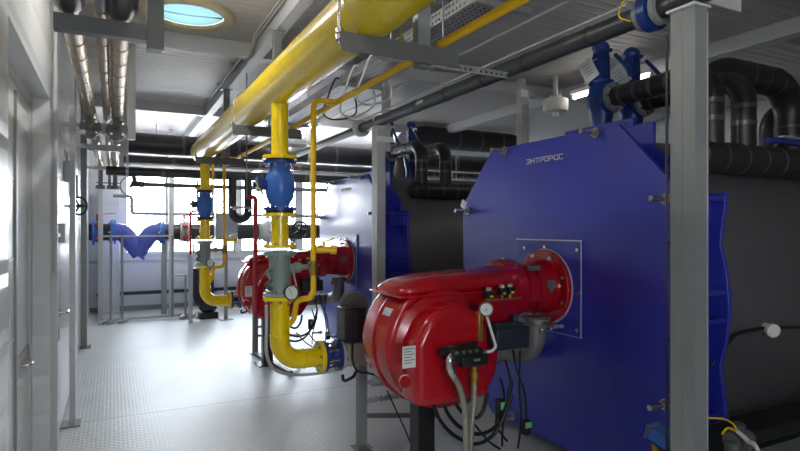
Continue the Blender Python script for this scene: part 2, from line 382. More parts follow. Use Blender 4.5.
# ------------------------------------------------------------------ gas header and its supports
GX, GY, GZ, GR = 1.06, 3.95, 2.72, .143
hd = thing('gas_header_pipe', 'thick yellow gas main running overhead along the aisle', 'pipe', (GX, 4, 2.58))
m = MB(); m.lathe((GX, -1.6, GZ), (0, 1, 0), [(0, GR), (9.5, GR)], 40); obj('pipe', m, YEL, hd)
m = MB(); m.lathe((GX, 7.9, GZ), (0, 1, 0), [(0, GR), (.04, .137), (.075, .11), (.095, .06), (.10, 0)], 40, caps=False, sharp=False); obj('end_cap', m, YEL, hd)
for y in (GY, GY + 3.65):
    m = MB(); m.cyl((GX, y, GZ - .1), (GX, y, 2.215), .060, seg=28); obj('branch_pipe', m, YEL, hd)
m = MB(); p = Vector((GX - .098, 3.30, GZ + .108)); m.bar(p + Vector((0, -.05, 0)), p + Vector((0, .05, 0)), .03, .01, up=(-.7, 0, .7)); obj('arrow_mark', m, RED2, hd)

def ubeam(i, x0, x1, y, zt, hx, label):
    t = thing('pipe_support_beam', label, 'support beam', ((x0 + x1) / 2, y, zt - .07), 'channels under the gas main')
    m = MB(); m.box(x0, x1, y - .03, y + .03, zt - .008, zt); m.box(x0, x1, y - .03, y - .024, zt - .085, zt - .008); m.box(x0, x1, y + .024, y + .03, zt - .03, zt - .008); obj('channel', m, DGR, t)
    m = MB(); m.box(hx - .075, hx - .005, y + .031, y + .085, zt - .085, CZ - .15); obj('hanger', m, GRY, t)
    m = MB(); m.box(hx - .11, hx + .03, y + .02, y + .14, CZ - .156, CZ - .148); obj('hanger_plate', m, GRY, t)
    P = [(GX - GR - .012, y, zt - .05)] + [(GX + (GR + .012) * math.cos(a), y, GZ + (GR + .012) * math.sin(a)) for a in [PI - PI * j / 14 for j in range(15)]] + [(GX + GR + .012, y, zt - .05)]
    m = MB(); m.sweep(P, .008, 10); obj('pipe_clip', m, STEEL, t)
    for sx in (-1, 1):
        m = MB(); cx = GX + sx * (GR + .012); m.cyl((cx, y, zt), (cx, y, zt + .02), .018, seg=6, smooth=False); m.cyl((cx, y, zt - .03), (cx, y, zt - .008), .018, seg=6, smooth=False); obj('nut', m, STEEL, t)
ubeam(0, .90, 1.52, 2.36, 2.576, 1.40, 'grey channel under the yellow gas main, nearest the camera')
ubeam(1, .90, 1.50, 4.88, 2.576, 1.34, 'middle grey channel under the yellow gas main, beside the near blue valve drop')
ubeam(2, .90, 1.48, 7.25, 2.576, 1.32, 'grey channel under the far capped end of the yellow gas main')

# thin gas line and its bypasses
tp = thing('thin_gas_pipe', 'thin ochre gas pipe running beside the thick yellow main', 'pipe', (1.43, 4, 2.57))
m = MB(); m.tube([(1.43, -1.5, 2.60), (1.43, 7.6, 2.60)], .022); obj('pipe', m, YEL2, tp)
for y in (2.36, 4.88, 7.0):
    m = MB(); m.lathe((1.43, y - .012, 2.60), (0, 1, 0), [(0, .024), (0, .03), (.024, .03), (.024, .024)], caps=False); obj('pipe_clamp', m, STEEL, tp)
def gas_bypass(y, dx, label):
    x = GX + .19 + dx
    t = thing('gas_bypass_pipe', label, 'pipe', (x, y, 1.2), 'thin bypass pipes')
    m = MB(); m.tube([(1.43, y, 2.60), (x, y, 2.60), (x, y, 1.21), (GX + .10, y + .1, 1.19), (GX + .085, y + .12, 1.05), (GX + .05, y + .18, .99)], .020, .06); obj('pipe', m, YEL2, t)
    z = 1.42
    m = MB(); m.cyl((x, y, z - .03), (x, y, z + .03), .032, seg=6, smooth=False); m.cyl((x, y, z - .05), (x, y, z + .05), .026); obj('union', m, BRASS, t)
    m = MB(); m.cyl((x + .02, y, 1.545), (x + .12, y - .02, 1.545), .022); m.cyl((x + .12, y - .02, 1.545), (x + .16, y - .03, 1.545), .032); obj('side_branch', m, YEL2, t)
    m = MB(); m.bar((x + .07, y - .02, 1.56), (x + .07, y - .02, 1.60), .012, .012); m.bar((x + .06, y - .02, 1.60), (x + .15, y - .03, 1.63), .022, .008); obj('lever', m, YEL, t)
    return t
gas_bypass(3.77, 0, 'thin yellow pipe dropping beside the nearest blue gas valve')
gas_bypass(7.42, .02, 'thin yellow pipe dropping beside the farther gas drop')

# ------------------------------------------------------------------ gas train (valve, spool, filter, elbow, coupling, damper)
def zy(y): return 1.7 + (228 - y) * 4.0 / 560
def flange(mb, z, r, t, up=True): mb.lathe((GX, GY, z), (0, 0, 1), [(0, .05), (0, r), (t, r), (t, .05)], 36, caps=False)
ALLG = []
def T(name, label, cat, z, **k):
    t = thing(name, label, cat, (GX, GY, z), **k); ALLG.append(t); return t
N_, F_ = 'nearest the camera', 'on the far gas drop'
v = T('gas_valve', 'blue barrel-shaped gas valve between yellow flanges on the near gas drop', 'valve', zy(211), group='blue gas valves')
m = MB(); m.lathe((GX, GY, zy(209)), (0, 0, 1), [(0, .066), (.03, .068), (.08, .096), (.13, .104), (.20, .104), (.245, .092), (.275, .072), (.33, .07)], 36, sharp=False); obj('body', m, VBLU, v)
m = MB(); flange(m, zy(210.5), .115, .02); obj('lower_flange', m, DBLU, v)
m = MB(); flange(m, zy(164), .115, .02); obj('upper_flange', m, DBLU, v)
hexbolts(v, (GX, GY, zy(164) - .022), (0, 0, 1), .093, 8, .009, .02, .2); hexbolts(v, (GX, GY, zy(209) - .005), (0, 0, 1), .093, 8, .009, .02, .2)
m = MB(); m.lathe((GX - .09, GY, zy(185)), (-1, 0, 0), [(0, .04), (.05, .04), (.05, .052), (.075, .052), (.075, .02), (.10, .02)], 20); obj('bonnet', m, DBLU, v)
m = MB(); m.bar((GX - .17, GY - .02, zy(183)), (GX - .13, GY - .05, zy(196)), .03, .008); obj('lever', m, YEL, v)
m = MB(); flange(m, zy(159.5), .12, .025); f0 = tag(obj('pipe_flange', m, YEL, at=(GX, GY, zy(159.5))), 'yellow pipe flange bolted on top of the near blue gas valve', 'flange', 'yellow flanges over the valves'); ALLG.append(f0)
m = MB(); m.cyl((GX, GY, zy(164) + .019), (GX, GY, zy(159.5) + .001), .10, seg=32); obj('gasket', m, BLK, v)
m = MB(); m.cyl((GX, GY, zy(216.5) + .023), (GX, GY, zy(210.5) + .001), .10, seg=32); obj('gasket', m, BLK, v)
s = T('pipe_spool', 'short yellow flanged pipe between the blue valve and sage filter, nearest the camera', 'pipe', zy(248), group='yellow flanged spools')
m = MB(); m.cyl((GX, GY, zy(247)), (GX, GY, zy(214)), .062, seg=32); obj('pipe', m, YEL, s)
m = MB(); flange(m, zy(216.5), .118, .024); obj('upper_flange', m, YEL, s)
m = MB(); flange(m, zy(248), .118, .026); obj('lower_flange', m, YEL, s)
hexbolts(s, (GX, GY, zy(216.5) - .016), (0, 0, 1), .095, 8, .009, .016, .2); hexbolts(s, (GX, GY, zy(244.5)), (0, 0, 1), .095, 8, .009, .016, .2)
s = T('gas_filter', 'sage green cast gas filter above the yellow elbow, nearest the camera', 'filter', zy(295.5), group='sage gas filters')
m = MB(); m.lathe((GX, GY, zy(294)), (0, 0, 1), [(0, .078), (.02, .074), (.12, .072), (.26, .076), (.30, .08)], 32, sharp=False); obj('body', m, SAGE, s)
m = MB(); flange(m, zy(255), .117, .022); obj('upper_flange', m, SAGE, s)
m = MB(); flange(m, zy(295.5), .117, .022); obj('lower_flange', m, SAGE, s)
m = MB(); flange(m, zy(251.7), .10, .006); obj('gasket', m, BLK, s)
hexbolts(s, (GX, GY, zy(255) - .016), (0, 0, 1), .095, 8, .009, .016, .2); hexbolts(s, (GX, GY, zy(292)), (0, 0, 1), .095, 8, .009, .014, .2)
m = MB(); m.lathe((GX + .06, GY, zy(268)), (1, 0, 0), [(0, .028), (.05, .028), (.05, .038), (.09, .038), (.09, .02), (.2, .02)], 18); obj('drain_outlet', m, SAGE, s)
m = MB(); m.tube([(GX - .06, GY - .03, zy(268)), (GX - .11, GY - .04, zy(272)), (GX - .07, GY - .06, zy(279)), (GX - .12, GY - .04, zy(284)), (GX - .06, GY - .03, zy(288))], .014, .02); obj('drain_cock', m, DGR, s)
g = T('pressure_gauge', 'black-cased round pressure gauge in front of the near sage filter', 'gauge', zy(300), group='gauges on the gas drops')
gp = Vector((GX + .055, GY - .13, zy(291))); ga = Vector((-.75, -1, .05))
m = MB(); m.lathe(gp, ga, [(-.03, .045), (0, .052), (.025, .054), (.025, .047), (.018, .047)], 28, caps=False); m.lathe(gp - ga.normalized() * .03, ga, [(0, 0.001), (0, .045)], 28, caps=False); obj('case', m, BLK, g)
m = MB(); m.cyl(gp + ga.normalized() * .012, gp + ga.normalized() * .017, .047, seg=28); obj('dial', m, PAPER, g)
m = MB(); q0 = gp + ga.normalized() * .019; m.bar(q0 + Vector((0, 0, -.008)), q0 + Vector((-.012, .01, .028)), .004, .002); obj('pointer', m, BLK, g)
m = MB(); m.tube([gp - ga.normalized() * .02, gp - ga.normalized() * .05, (GX + .055, GY - .06, zy(303)), (GX + .03, GY - .04, zy(306))], .010, .02); obj('stem', m, BRASS, g)
e = T('gas_elbow_pipe', 'yellow flanged pipe bending from the sage filter to the burner inlet, nearest the camera', 'pipe', zy(380), group='yellow gas elbows')
ze = zy(361); xe = 1.375
m = MB(); m.tube([(GX, GY, zy(298)), (GX, GY, ze), (xe - .015, GY, ze)], .069, .17, 32, 12); obj('pipe', m, YEL, e)
m = MB(); flange(m, zy(299.6), .118, .026); obj('upper_flange', m, YEL, e)
m = MB(); m.lathe((xe - .028, GY, ze), (1, 0, 0), [(0, .06), (0, .118), (.028, .118), (.028, .06)], 36, caps=False); obj('end_flange', m, YEL, e)
hexbolts(e, (xe - .03, GY, ze), (-1, 0, 0), .095, 8, .009, .016, .2)
hexbolts(e, (GX, GY, zy(300)), (0, 0, -1), .095, 8, .009, .016, .2)
m = MB(); m.lathe((GX, GY, zy(336)), (0, 0, 1), [(0, .069), (.003, .073), (.009, .073), (.012, .069)], 32, caps=False); obj('weld_seam', m, YEL, e); m = MB(); m.lathe((GX + .17, GY, ze), (1, 0, 0), [(0, .069), (.003, .073), (.009, .073), (.012, .069)], 32, caps=False); obj('weld_seam', m, YEL, e)
cpl = T('flexible_coupling', 'dark blue flanged coupling between yellow elbow and burner damper, nearest the camera', 'coupling', ze - .12, group='dark blue couplings')
m = MB(); m.lathe((xe, GY, ze), (1, 0, 0), [(0, .115), (.024, .115), (.024, .08), (.05, .068), (.085, .068), (.111, .08), (.111, .115), (.135, .115)], 36); obj('body', m, DBLU, cpl)
for j in range(8):
    a = j * PI / 4 + .2; m = MB(); y_, z_ = GY + .094 * math.cos(a), ze + .094 * math.sin(a); m.cyl((xe + .02, y_, z_), (xe + .118, y_, z_), .007, seg=8); m.cyl((xe + .026, y_, z_), (xe + .044, y_, z_), .014, seg=6, smooth=False); m.cyl((xe + .092, y_, z_), (xe + .11, y_, z_), .014, seg=6, smooth=False); obj('stud', m, STEEL, cpl)
bd = T('gas_damper_valve', 'grey cast gas damper with black actuator box, nearest the camera', 'valve', ze - .15, group='gas dampers')
xb = xe + .135
m = MB(); m.lathe((xb, GY, ze), (1, 0, 0), [(0, .112), (.022, .112), (.03, .085), (.09, .085), (.17, .09), (.20, .10), (.24, .10)], 28); m.box(xb + .03, xb + .19, GY - .09, GY + .08, ze - .08, ze + .10, .015); obj('body', m, CAST, bd)
m = MB(); m.box(xb + .0, xb + .17, GY - .12, GY + .06, ze + .105, ze + .36, .012); obj('actuator_box', m, BLK, bd)
m = MB(); m.box(xb - .002, xb + .10, GY - .1285, GY - .1205, ze + .12, ze + .34); obj('side_cover', m, BOX, bd)
m = MB(); m.lathe((xb + .17, GY + .10, ze + .33), (0, 1, 0), [(0, .0), (0, .115), (.05, .125), (.09, .10), (.10, 0)], 28, caps=False); obj('fan_dome', m, DGR, bd)
hexbolts(bd, (xb + .023, GY, ze), (1, 0, 0), .097, 8, .008, .014, .2)
m = MB(); m.cable([(xb + .06, GY - .125, ze + .12), (xb + .05, GY - .15, ze - .02), (xb + .09, GY - .16, ze - .10), (xb + .2, GY - .2, ze - .13), (xb + .42, GY - .5, ze - .22)], .008); obj('cable', m, BLK, bd)
m = MB(); m.tube([(xb - .01, GY - .10, ze - .13), (xb - .02, GY - .14, ze - .17), (xb + .06, GY - .14, ze - .14), (xb + .1, GY - .09, ze - .12)], .012, .03); obj('hook', m, BLK, bd)
ps = T('gas_line_support_post', 'grey steel post on the floor under the near burner gas inlet', 'support post', 0, group='posts under the gas inlets')
px_, py_ = 1.715, 4.0
m = MB(); m.box(px_ - .035, px_ + .035, py_ - .03, py_ + .03, 0.008, ze - .10); obj('post', m, GRY, ps)
m = MB(); m.box(px_ - .07, px_ + .07, py_ - .06, py_ + .06, 0, .008); obj('foot_plate', m, GRY, ps)
m = MB(); m.box(px_ - .1, px_ + .08, py_ - .05, py_ + .05, ze - .10, ze - .078); obj('saddle', m, GRY, ps)
m = MB(); m.box(px_ + .036, px_ + .36, py_ - .028, py_ - .022, .34, .385); obj('bracket_strip', m, PERF, ps)
m = MB(); m.bar((px_ + .036, py_, .24), (px_ + .55, py_ - .25, .24), .03, .03); obj('cross_strut', m, DGR, ps)
fs = tag(obj('floor_strut', MB().bar((px_ - .03, py_ - .08, .021), (px_ + .12, 2.7, .021), .05, .04), DGR, at=(px_, 3.4, 0)), 'dark steel strut lying on the floor beneath the near red burner', 'strut', 'floor struts'); ALLG.append(fs)

FARL = {'gas_valve': 'smaller-looking blue gas valve on the far gas drop, left in the picture',
 'pipe_flange': 'yellow flange bolted on top of the far blue gas valve',
 'pipe_spool': 'short yellow flanged pipe under the far blue gas valve',
 'gas_filter': 'sage green gas filter on the far gas drop, near the back windows',
 'pressure_gauge': 'small black gauge in front of the far sage filter',
 'gas_elbow_pipe': 'yellow elbow pipe at the foot of the far gas drop',
 'flexible_coupling': 'dark blue coupling joining the far yellow elbow to the far red burner',
 'gas_damper_valve': 'gas damper with black box beside the far red burner',
 'gas_line_support_post': 'grey steel post on the floor under the far burner gas inlet',
 'floor_strut': 'dark steel strut lying on the floor beneath the far red burner'}
for t in ALLG: dup(t, (0, 3.65, 0), FARL[t.name])
m = MB(); m.cable([(GX - .10, GY - .02, zy(304)), (GX - .10, GY - .02, .98), (GX - .09, GY + .01, .80), (GX + .0, GY + .10, .66), (GX + .2, GY + .12, .6), (xb + .05, GY + .05, .62)], .012); tag(obj('flexible_conduit', m, LGR, at=(GX, GY, 0)), 'pale flexible conduit hanging down beside the near yellow elbow', 'cable')
# ------------------------------------------------------------------ boilers
BX, BYc, BZ = 2.90, 3.25, 1.24
def octo(hy, hz, cy, cz): return [(BYc - hy, BZ - hz + cz), (BYc - hy + cy, BZ - hz), (BYc + hy - cy, BZ - hz), (BYc + hy, BZ - hz + cz), (BYc + hy, BZ + hz - cz), (BYc + hy - cy, BZ + hz), (BYc - hy + cy, BZ + hz), (BYc - hy, BZ + hz - cz)]
def make_boiler():
    t = thing('boiler', 'big blue-fronted boiler nearest the camera, dark grey shell running right', 'boiler', (BX + 2, BYc, 0))
    m = MB(); m.prism(octo(1.12, 1.13, .44, .46), 'YZ', BX, BX + .035, .006); dp = obj('front_door', m, BLU, t)
    m = MB(); m.lathe((BX + .035, BYc, BZ), (1, 0, 0), [(0, 1.06), (.265, 1.06)], 64); obj('door_neck', m, BLU, t)
    # rear collar: a disc with stepped lugs
    R = 1.215; P = []
    def arc(a0, a1, n=9): return [(BYc + R * math.cos(a0 + (a1 - a0) * i / n), BZ + R * math.sin(a0 + (a1 - a0) * i / n)) for i in range(n + 1)]
    a = .30; b = .985
    P += arc(-a, a) + [(BYc + 1.20, BZ + .67), (BYc + .98, BZ + .67), (BYc + .98, BZ + .80)] + [(BYc + .70, BZ + 1.0), (BYc + .70, BZ + 1.17)]
    P += [(BYc - .70, BZ + 1.17), (BYc - .70, BZ + 1.0), (BYc - .98, BZ + .80), (BYc - .98, BZ + .67), (BYc - 1.20, BZ + .67)] + arc(PI - a, PI + a)
    P += [(BYc - 1.20, BZ - .67), (BYc - .8, BZ - .9), (BYc - .70, BZ - 1.10), (BYc + .70, BZ - 1.10), (BYc + .8, BZ - .9), (BYc + 1.20, BZ - .67)]
    m = MB(); m.prism(P, 'YZ', BX + .30, BX + .33, .004); obj('rear_collar', m, BLU, t)
    for sy in (-1, 1):
        m = MB(); m.box(BX + .04, BX + .30, BYc + sy * 1.14 - .05, BYc + sy * 1.14 + .05, BZ + .62, BZ + .645); m.box(BX + .10, BX + .30, BYc + sy * 1.10 - .012, BYc + sy * 1.10 + .012, BZ + .50, BZ + .62); obj('lug', m, BLU, t)
        m = MB(); m.box(BX + .06, BX + .36, BYc + sy * 1.12 - .08, BYc + sy * 1.12 + .08, BZ + .07, BZ + .095); m.box(BX + .06, BX + .36, BYc + sy * 1.12 - .08, BYc + sy * 1.12 + .08, BZ - .095, BZ - .07); obj('hinge_bracket', m, BLU, t)
        for sz in (-1,):
            m = MB(); m.box(BX + .04, BX + .30, BYc + sy * 1.1 - .05, BYc + sy * 1.1 + .05, BZ - .66, BZ - .635); obj('lug', m, BLU, t)
    m = MB(); m.prism([(BYc - .55, BZ + 1.16), (BYc - .55, BZ + 1.22), (BYc + .1, BZ + 1.22), (BYc + .1, BZ + 1.16)], 'YZ', BX + .285, BX + .305)
    m.m = 1; m.cyl((BX + .282, BYc - .5, BZ + 1.19), (BX + .284, BYc - .5, BZ + 1.19), .014); obj('lifting_rail', m, [BLU, BLK], t)
    m = MB(); m.lathe((BX + .33, BYc, BZ), (1, 0, 0), [(0, 1.12), (.02, 1.16), (3.9, 1.16), (3.92, 1.1)], 96); obj('shell', m, BODY, t)
    for x in (1.3, 2.6): m = MB(); m.lathe((BX + .33 + x, BYc, BZ), (1, 0, 0), [(0, 1.16), (.001, 1.163), (.04, 1.163), (.041, 1.16)], 96, caps=False); obj('cladding_band', m, BODY, t)
    for y in (-.62, .62):
        m = MB(); m.box(BX + .35, BX + 4.1, BYc + y - .06, BYc + y + .06, 0, .30); obj('skid', m, BLK, t)
    # door clamps
    for (px, py, card) in ((598, 133, 0), (507, 151, 0), (470, 211, 1), (669, 199, 0), (668, 404, 0), (470, 400, 0), (515, 433, 0), (620, 447, 0)):
        p = aX(px, py, BX); p.y = min(max(p.y, BYc - 1.06), BYc + 1.06)
        if py > 410: p.z = BZ - 1.06
        m = MB(); m.cyl(p, p - Vector((.02, 0, 0)), .028, seg=6, smooth=False); m.cyl(p - Vector((.02, 0, 0)), p - Vector((.03, 0, 0)), .034); m.cyl(p - Vector((.03, 0, 0)), p - Vector((.055, 0, 0)), .026, seg=6, smooth=False); m.cyl(p - Vector((.05, 0, 0)), p - Vector((.16, 0, 0)), .017); c_ = obj('door_clamp', m, STEEL, t)
        if card:
            m = MB(); m.bar(p + Vector((-.07, -.03, .045)), p + Vector((-.07, .03, .075)), .008, .07); obj('clamp_block', m, TAG, c_)
    # burner mounting plate
    y0, y1, z0, z1 = 2.875, 3.58, .935, 1.615
    m = MB(); m.prism([(y0, z0), (y1, z0), (y1, z1), (y0, z1)], 'YZ', BX - .014, BX - .001, .003); pl = obj('burner_plate', m, BLU, t)
    m = MB(); w_ = .009
    m.box(BX - .017, BX - .014, y0, y0 + w_, z0, z1); m.box(BX - .017, BX - .014, y0 + w_, y1, z1 - w_, z1); m.box(BX - .017, BX - .014, y0 + w_, y1, z0, z0 + w_ * .3); obj('bright_edge', m, SILL, pl)
    for (dy, dz) in ((-.28, .28), (.05, .29), (.28, .28), (-.29, -.02), (-.28, -.28), (.28, -.28)):
        m = MB(); p = Vector((BX - .014, 3.19 + dy, 1.265 + dz)); m.cyl(p, p - Vector((.012, 0, 0)), .016, seg=6, smooth=False); obj('bolt', m, STEEL, pl)
    # maker's lettering on the door
    G = {'Э': [(0, 1, 1, 1), (1, 1, 1, 0), (1, 0, 0, 0), (.35, .5, 1, .5)], 'Н': [(0, 0, 0, 1), (1, 0, 1, 1), (0, .5, 1, .5)], 'Т': [(0, 1, 1, 1), (.5, 1, .5, 0)],
         'Р': [(0, 0, 0, 1), (0, 1, 1, 1), (1, 1, 1, .42), (1, .42, 0, .42)], 'О': [(0, 0, 0, 1), (0, 1, 1, 1), (1, 1, 1, 0), (1, 0, 0, 0)], 'С': [(1, 1, 0, 1), (0, 1, 0, 0), (0, 0, 1, 0)]}
    p0 = aX(527, 164, BX); p1 = aX(564.5, 160, BX); pit = (p0.y - p1.y) / 8; lw, lh, st_ = pit * .70, .033, .0068
    m = MB()
    for q_, ch in enumerate('ЭНТРОРОС'):
        for (x0, z0_, x1, z1_) in G[ch]:
            f_ = lambda x, z: Vector((BX - .0022, p0.y - q_ * pit - x * lw, p0.z + z * lh)); a, b = f_(x0, z0_), f_(x1, z1_); e_ = (b - a).normalized() * st_ / 2
            m.bar(a - e_, b + e_, st_, .003, up=(1, 0, 0))
    obj('lettering', m, SILL, t, 'white lettering')
    return t
boiler = make_boiler()
boiler_far = dup(boiler, (-.1, 3.78, 0), 'blue-fronted boiler behind, partly hidden by the tall pale post')

# ------------------------------------------------------------------ burner
UY, UZ = 3.235, 1.265
def make_burner():
    t = thing('burner', 'large glossy red burner bolted to the nearest blue boiler', 'burner', (1.82, 3.22, 0))
    # fan casing (volute), its axis along Y
    cx, cz, R = 1.885, .965, .415
    P = [(cx + R * math.cos(a), cz + R * math.sin(a)) for a in [math.radians(128 + 172 * i / 26) for i in range(27)]]
    P += [(2.20, .60), (2.28, .72), (2.32, .95), (2.40, 1.06), (2.46, 1.09), (2.46, 1.285)]
    m = MB(); m.prism(P, 'XZ', 3.03, 3.44, .035, 4, True); obj('fan_casing', m, RED, t)
    m = MB(); R2 = R + .012; Q = [(cx + R2 * math.cos(a), cz + R2 * math.sin(a)) for a in [math.radians(128 + 172 * i / 26) for i in range(27)]] + [(2.20, .62), (2.2, 1.28)]
    m.prism(Q, 'XZ', 3.225, 3.245, .004, 1, True); obj('casing_seam', m, RED, t)
    m = MB(); m.lathe((cx - .02, 3.035, cz - .02), (0, -1, 0), [(0, .37), (.02, .36), (.045, .30), (.05, .2)], 48); obj('inlet_ring', m, RED, t)
    # duct lid
    m = MB(); m.box(1.545, 2.47, 3.0, 3.47, 1.27, 1.288, .006); obj('lid_flange', m, RED, t)
    m = MB(); rs = []
    for x, zt_, w_ in ((1.562, 1.297, .13), (1.57, 1.318, .165), (1.59, 1.338, .187), (1.63, 1.360, .202), (1.70, 1.380, .210), (1.82, 1.396, .214), (2.1, 1.408, .215), (2.30, 1.425, .212), (2.47, 1.440, .205)):
        rs.append([(x, 3.236 + w_ * (1 if math.cos(a) > 0 else -1) * abs(math.cos(a)) ** .55, 1.287 + (zt_ - 1.287) * math.sin(a) ** .55) for a in [PI * q_ / 24 for q_ in range(25)]])
    m.loops(rs); obj('duct_lid', m, RED, t)
    # front cover, arched
    A = [(1.555, .655), (2.075, .655), (2.075, 1.02)] + [(1.83 + .245 * math.cos(a), 1.02 + .205 * math.sin(a) ** .8) for a in [PI * i / 18 for i in range(1, 18)]] + [(1.555, 1.02)]
    A[3 + 16] = (1.575, 1.06)
    m = MB(); m.prism(A, 'XZ', 2.82, 3.04, .05, 5, True); obj('front_cover', m, RED, t)
    m = MB(); m.prism([(1.74, 1.222), (1.80, 1.243), (1.88, 1.243), (1.94, 1.222), (1.94, 1.20), (1.74, 1.20)], 'XZ', 2.87, 3.01, .006); obj('cover_cap', m, RED, t)
    m = MB(); m.bar((1.80, 2.815, 1.085), (2.05, 2.815, 1.10), .012, .014, .004); obj('rib', m, RED, t)
    p = aY(409, 357, 2.818)
    m = MB(); m.box(p.x - .042, p.x + .042, 2.815, 2.8195, p.z - .062, p.z + .062, .001); npl = obj('rating_plate', m, TAG, t, 'white rating plate')
    m = MB()
    for j in range(6): m.box(p.x - .034, p.x + .034 - .02 * (j % 2), 2.8143, 2.815, p.z + .045 - .016 * j, p.z + .049 - .016 * j)
    obj('print', m, INK, npl)
    p = aY(404, 381, 2.818)
    m = MB(); m.lathe((p.x, 2.82, p.z), (0, -1, 0), [(0, .034), (.02, .034), (.02, .022), (.045, .022)], 20); obj('sight_port', m, RED, t)
    m = MB(); m.ring((p.x, 2.812, p.z + .004), (0, 1, 0), .030, .005, 24, 8); obj('sight_port_ring', m, TAG, t)
    p = aX(377, 293, 1.55)
    a0, a1 = math.radians(146), math.radians(153); am = (a0 + a1) / 2; m = MB(); m.bar((cx + (R + .003) * math.cos(a0), 3.15, cz + (R + .003) * math.sin(a0)), (cx + (R + .003) * math.cos(a1), 3.15, cz + (R + .003) * math.sin(a1)), .10, .006, up=(math.cos(am), 0, math.sin(am))); obj('badge', m, SILL, t)
    for y in (3.1, 3.4):
        m = MB(); m.cyl((1.575, y, 1.288), (1.575, y, 1.31), .012, seg=6, smooth=False); obj('bolt', m, RED, t)
    # head
    m = MB(); m.lathe((2.40, UY, UZ), (1, 0, 0), [(0, .165), (.025, .205), (.06, .212), (.15, .212), (.19, .185)], 40); obj('head_housing', m, RED, t)
    m = MB(); m.prism([(UY + .20 * math.cos(PI / 8 + j * PI / 4), UZ + .185 * math.sin(PI / 8 + j * PI / 4)) for j in range(8)], 'YZ', 2.57, 2.69, .012); obj('head_collar', m, RED, t)
    m = MB(); m.lathe((2.69, UY, UZ), (1, 0, 0), [(0, .185), (.10, .19), (.16, .20)], 48); obj('blast_tube', m, RED, t)
    fl = MB(); fl.lathe((2.845, UY, UZ), (1, 0, 0), [(0, .18), (0, .268), (.006, .274), (.037, .274)], 64, caps=False); fo = obj('mounting_flange', fl, RED, t)
    m = MB(); m.lathe((2.882, UY, UZ), (1, 0, 0), [(-.004, .2), (-.004, .281), (.003, .281)], 64, caps=False); obj('gasket', m, SILL, fo)
    hexbolts(fo, (2.845, UY, UZ), (-1, 0, 0), .238, 8, .011, .022, .35)
    hexbolts(t, (2.40 + .03, UY, UZ + .0), (-1, 0, 0), .155, 6, .010, .02, .2, BRASS)
    for a in (.9, 1.5, 2.2):
        m = MB(); y, z = UY + .185 * math.cos(a), UZ + .172 * math.sin(a); m.cyl((2.5, y, z), (2.5, y + .035 * math.cos(a), z + .035 * math.sin(a)), .017, seg=6, smooth=False); m.cyl((2.5, y, z), (2.5, y + .05 * math.cos(a), z + .05 * math.sin(a)), .009); obj('plug', m, BRASS, t)
    m = MB(); m.bar((2.60, UY - .13, UZ + .15), (2.70, UY - .14, UZ + .15), .03, .03, .004); obj('latch', m, DGR, t)
    # shield-shaped mark on the head
    m = MB(); Z0 = UZ + .02
    m.prism([(2.73, Z0 + .045), (2.80, Z0 + .045), (2.80, Z0 + .0), (2.765, Z0 - .05), (2.73, Z0 + .0)], 'XZ', UY - .194, UY - .180); obj('shield_badge', m, DGR, t)
    # gas inlet below the head
    m = MB(); m.tube([(2.02, 3.95, ze), (2.02, 3.55, ze - .02), (2.76, 3.52, ze - .02), (2.76, UY - .03, .80), (2.76, UY - .03, 1.05)], .074, .15, 24, 10); obj('gas_inlet_pipe', m, CASTG, t)
    m = MB(); m.lathe((2.76, UY - .03, .985), (0, 0, 1), [(0, .09), (0, .112), (.018, .112), (.018, .095), (.045, .095), (.045, .112), (.06, .112), (.06, .09)], 28, caps=False); m.cyl((2.76, UY - .12, 1.01), (2.76, UY - .24, 1.01), .016); m.bar((2.76, UY - .23, 1.01), (2.82, UY - .25, 1.01), .02, .02); obj('gas_throttle', m, CASTG, t)
    hexbolts(t, (2.76, UY - .03, .985), (0, 0, -1), .115, 6, .010, .025, .3)
    # dark servo box
    a = aY(492, 350, 2.93); b = aY(525, 325, 2.93)
    m = MB(); m.box(a.x, b.x, 2.88, 3.04, a.z, b.z, .012); obj('servo_box', m, BOX, t)
    m = MB(); m.box(a.x + .01, b.x - .04, 2.9, 3.0, b.z, b.z + .028, .005); m.cyl((b.x - .07, 2.95, b.z + .0), (b.x - .07, 2.95, b.z + .07), .02); obj('servo_cap', m, BOX, t)
    # pressure switches on a small rail
    a = aY(486, 300, 2.95); b = aY(521, 298, 2.95)
    m = MB(); m.bar(a, b, .012, .012); m.bar(a + Vector((.03, .0, 0)), a + Vector((.06, .14, -.02)), .014, .014); obj('switch_rail', m, BRASS, t)
    for (px, py) in ((489, 294), (502, 291), (510, 290)):
        p = aY(px, py, 2.945); m = MB(); m.box(p.x - .025, p.x + .025, 2.92, 2.975, p.z - .026, p.z + .022, .006); sw = obj('pressure_switch', m, BLK, t)
        m = MB(); m.cyl((p.x, 2.945, p.z + .02), (p.x, 2.945, p.z + .04), .018); obj('cap', m, CAST, sw)
        m = MB(); m.box(p.x - .010, p.x + .012, 2.9175, 2.9195, p.z - .018, p.z - .006); obj('mark', m, YEL, sw)
        m = MB(); m.cyl((p.x + .0, 2.945, p.z - .02), (p.x + .0, 2.945, a.z), .008); obj('stub', m, BRASS, sw)
    # oil pump with gauge on the front cover
    a = aY(452, 366, 2.74); b = aY(479, 346, 2.74)
    m = MB(); m.box(a.x - .02, b.x, 2.69, 2.82, a.z + .02, b.z, .01); m.box(a.x + .03, b.x + .02, 2.67, 2.80, a.z + .0, a.z + .06, .008); m.cyl((a.x - .07, 2.77, b.z - .015), (b.x, 2.77, b.z - .0), .024); m.box(a.x + .03, a.x + .10, 2.685, 2.70, b.z - .03, b.z - .005); pu = obj('oil_pump', m, BLK, t)
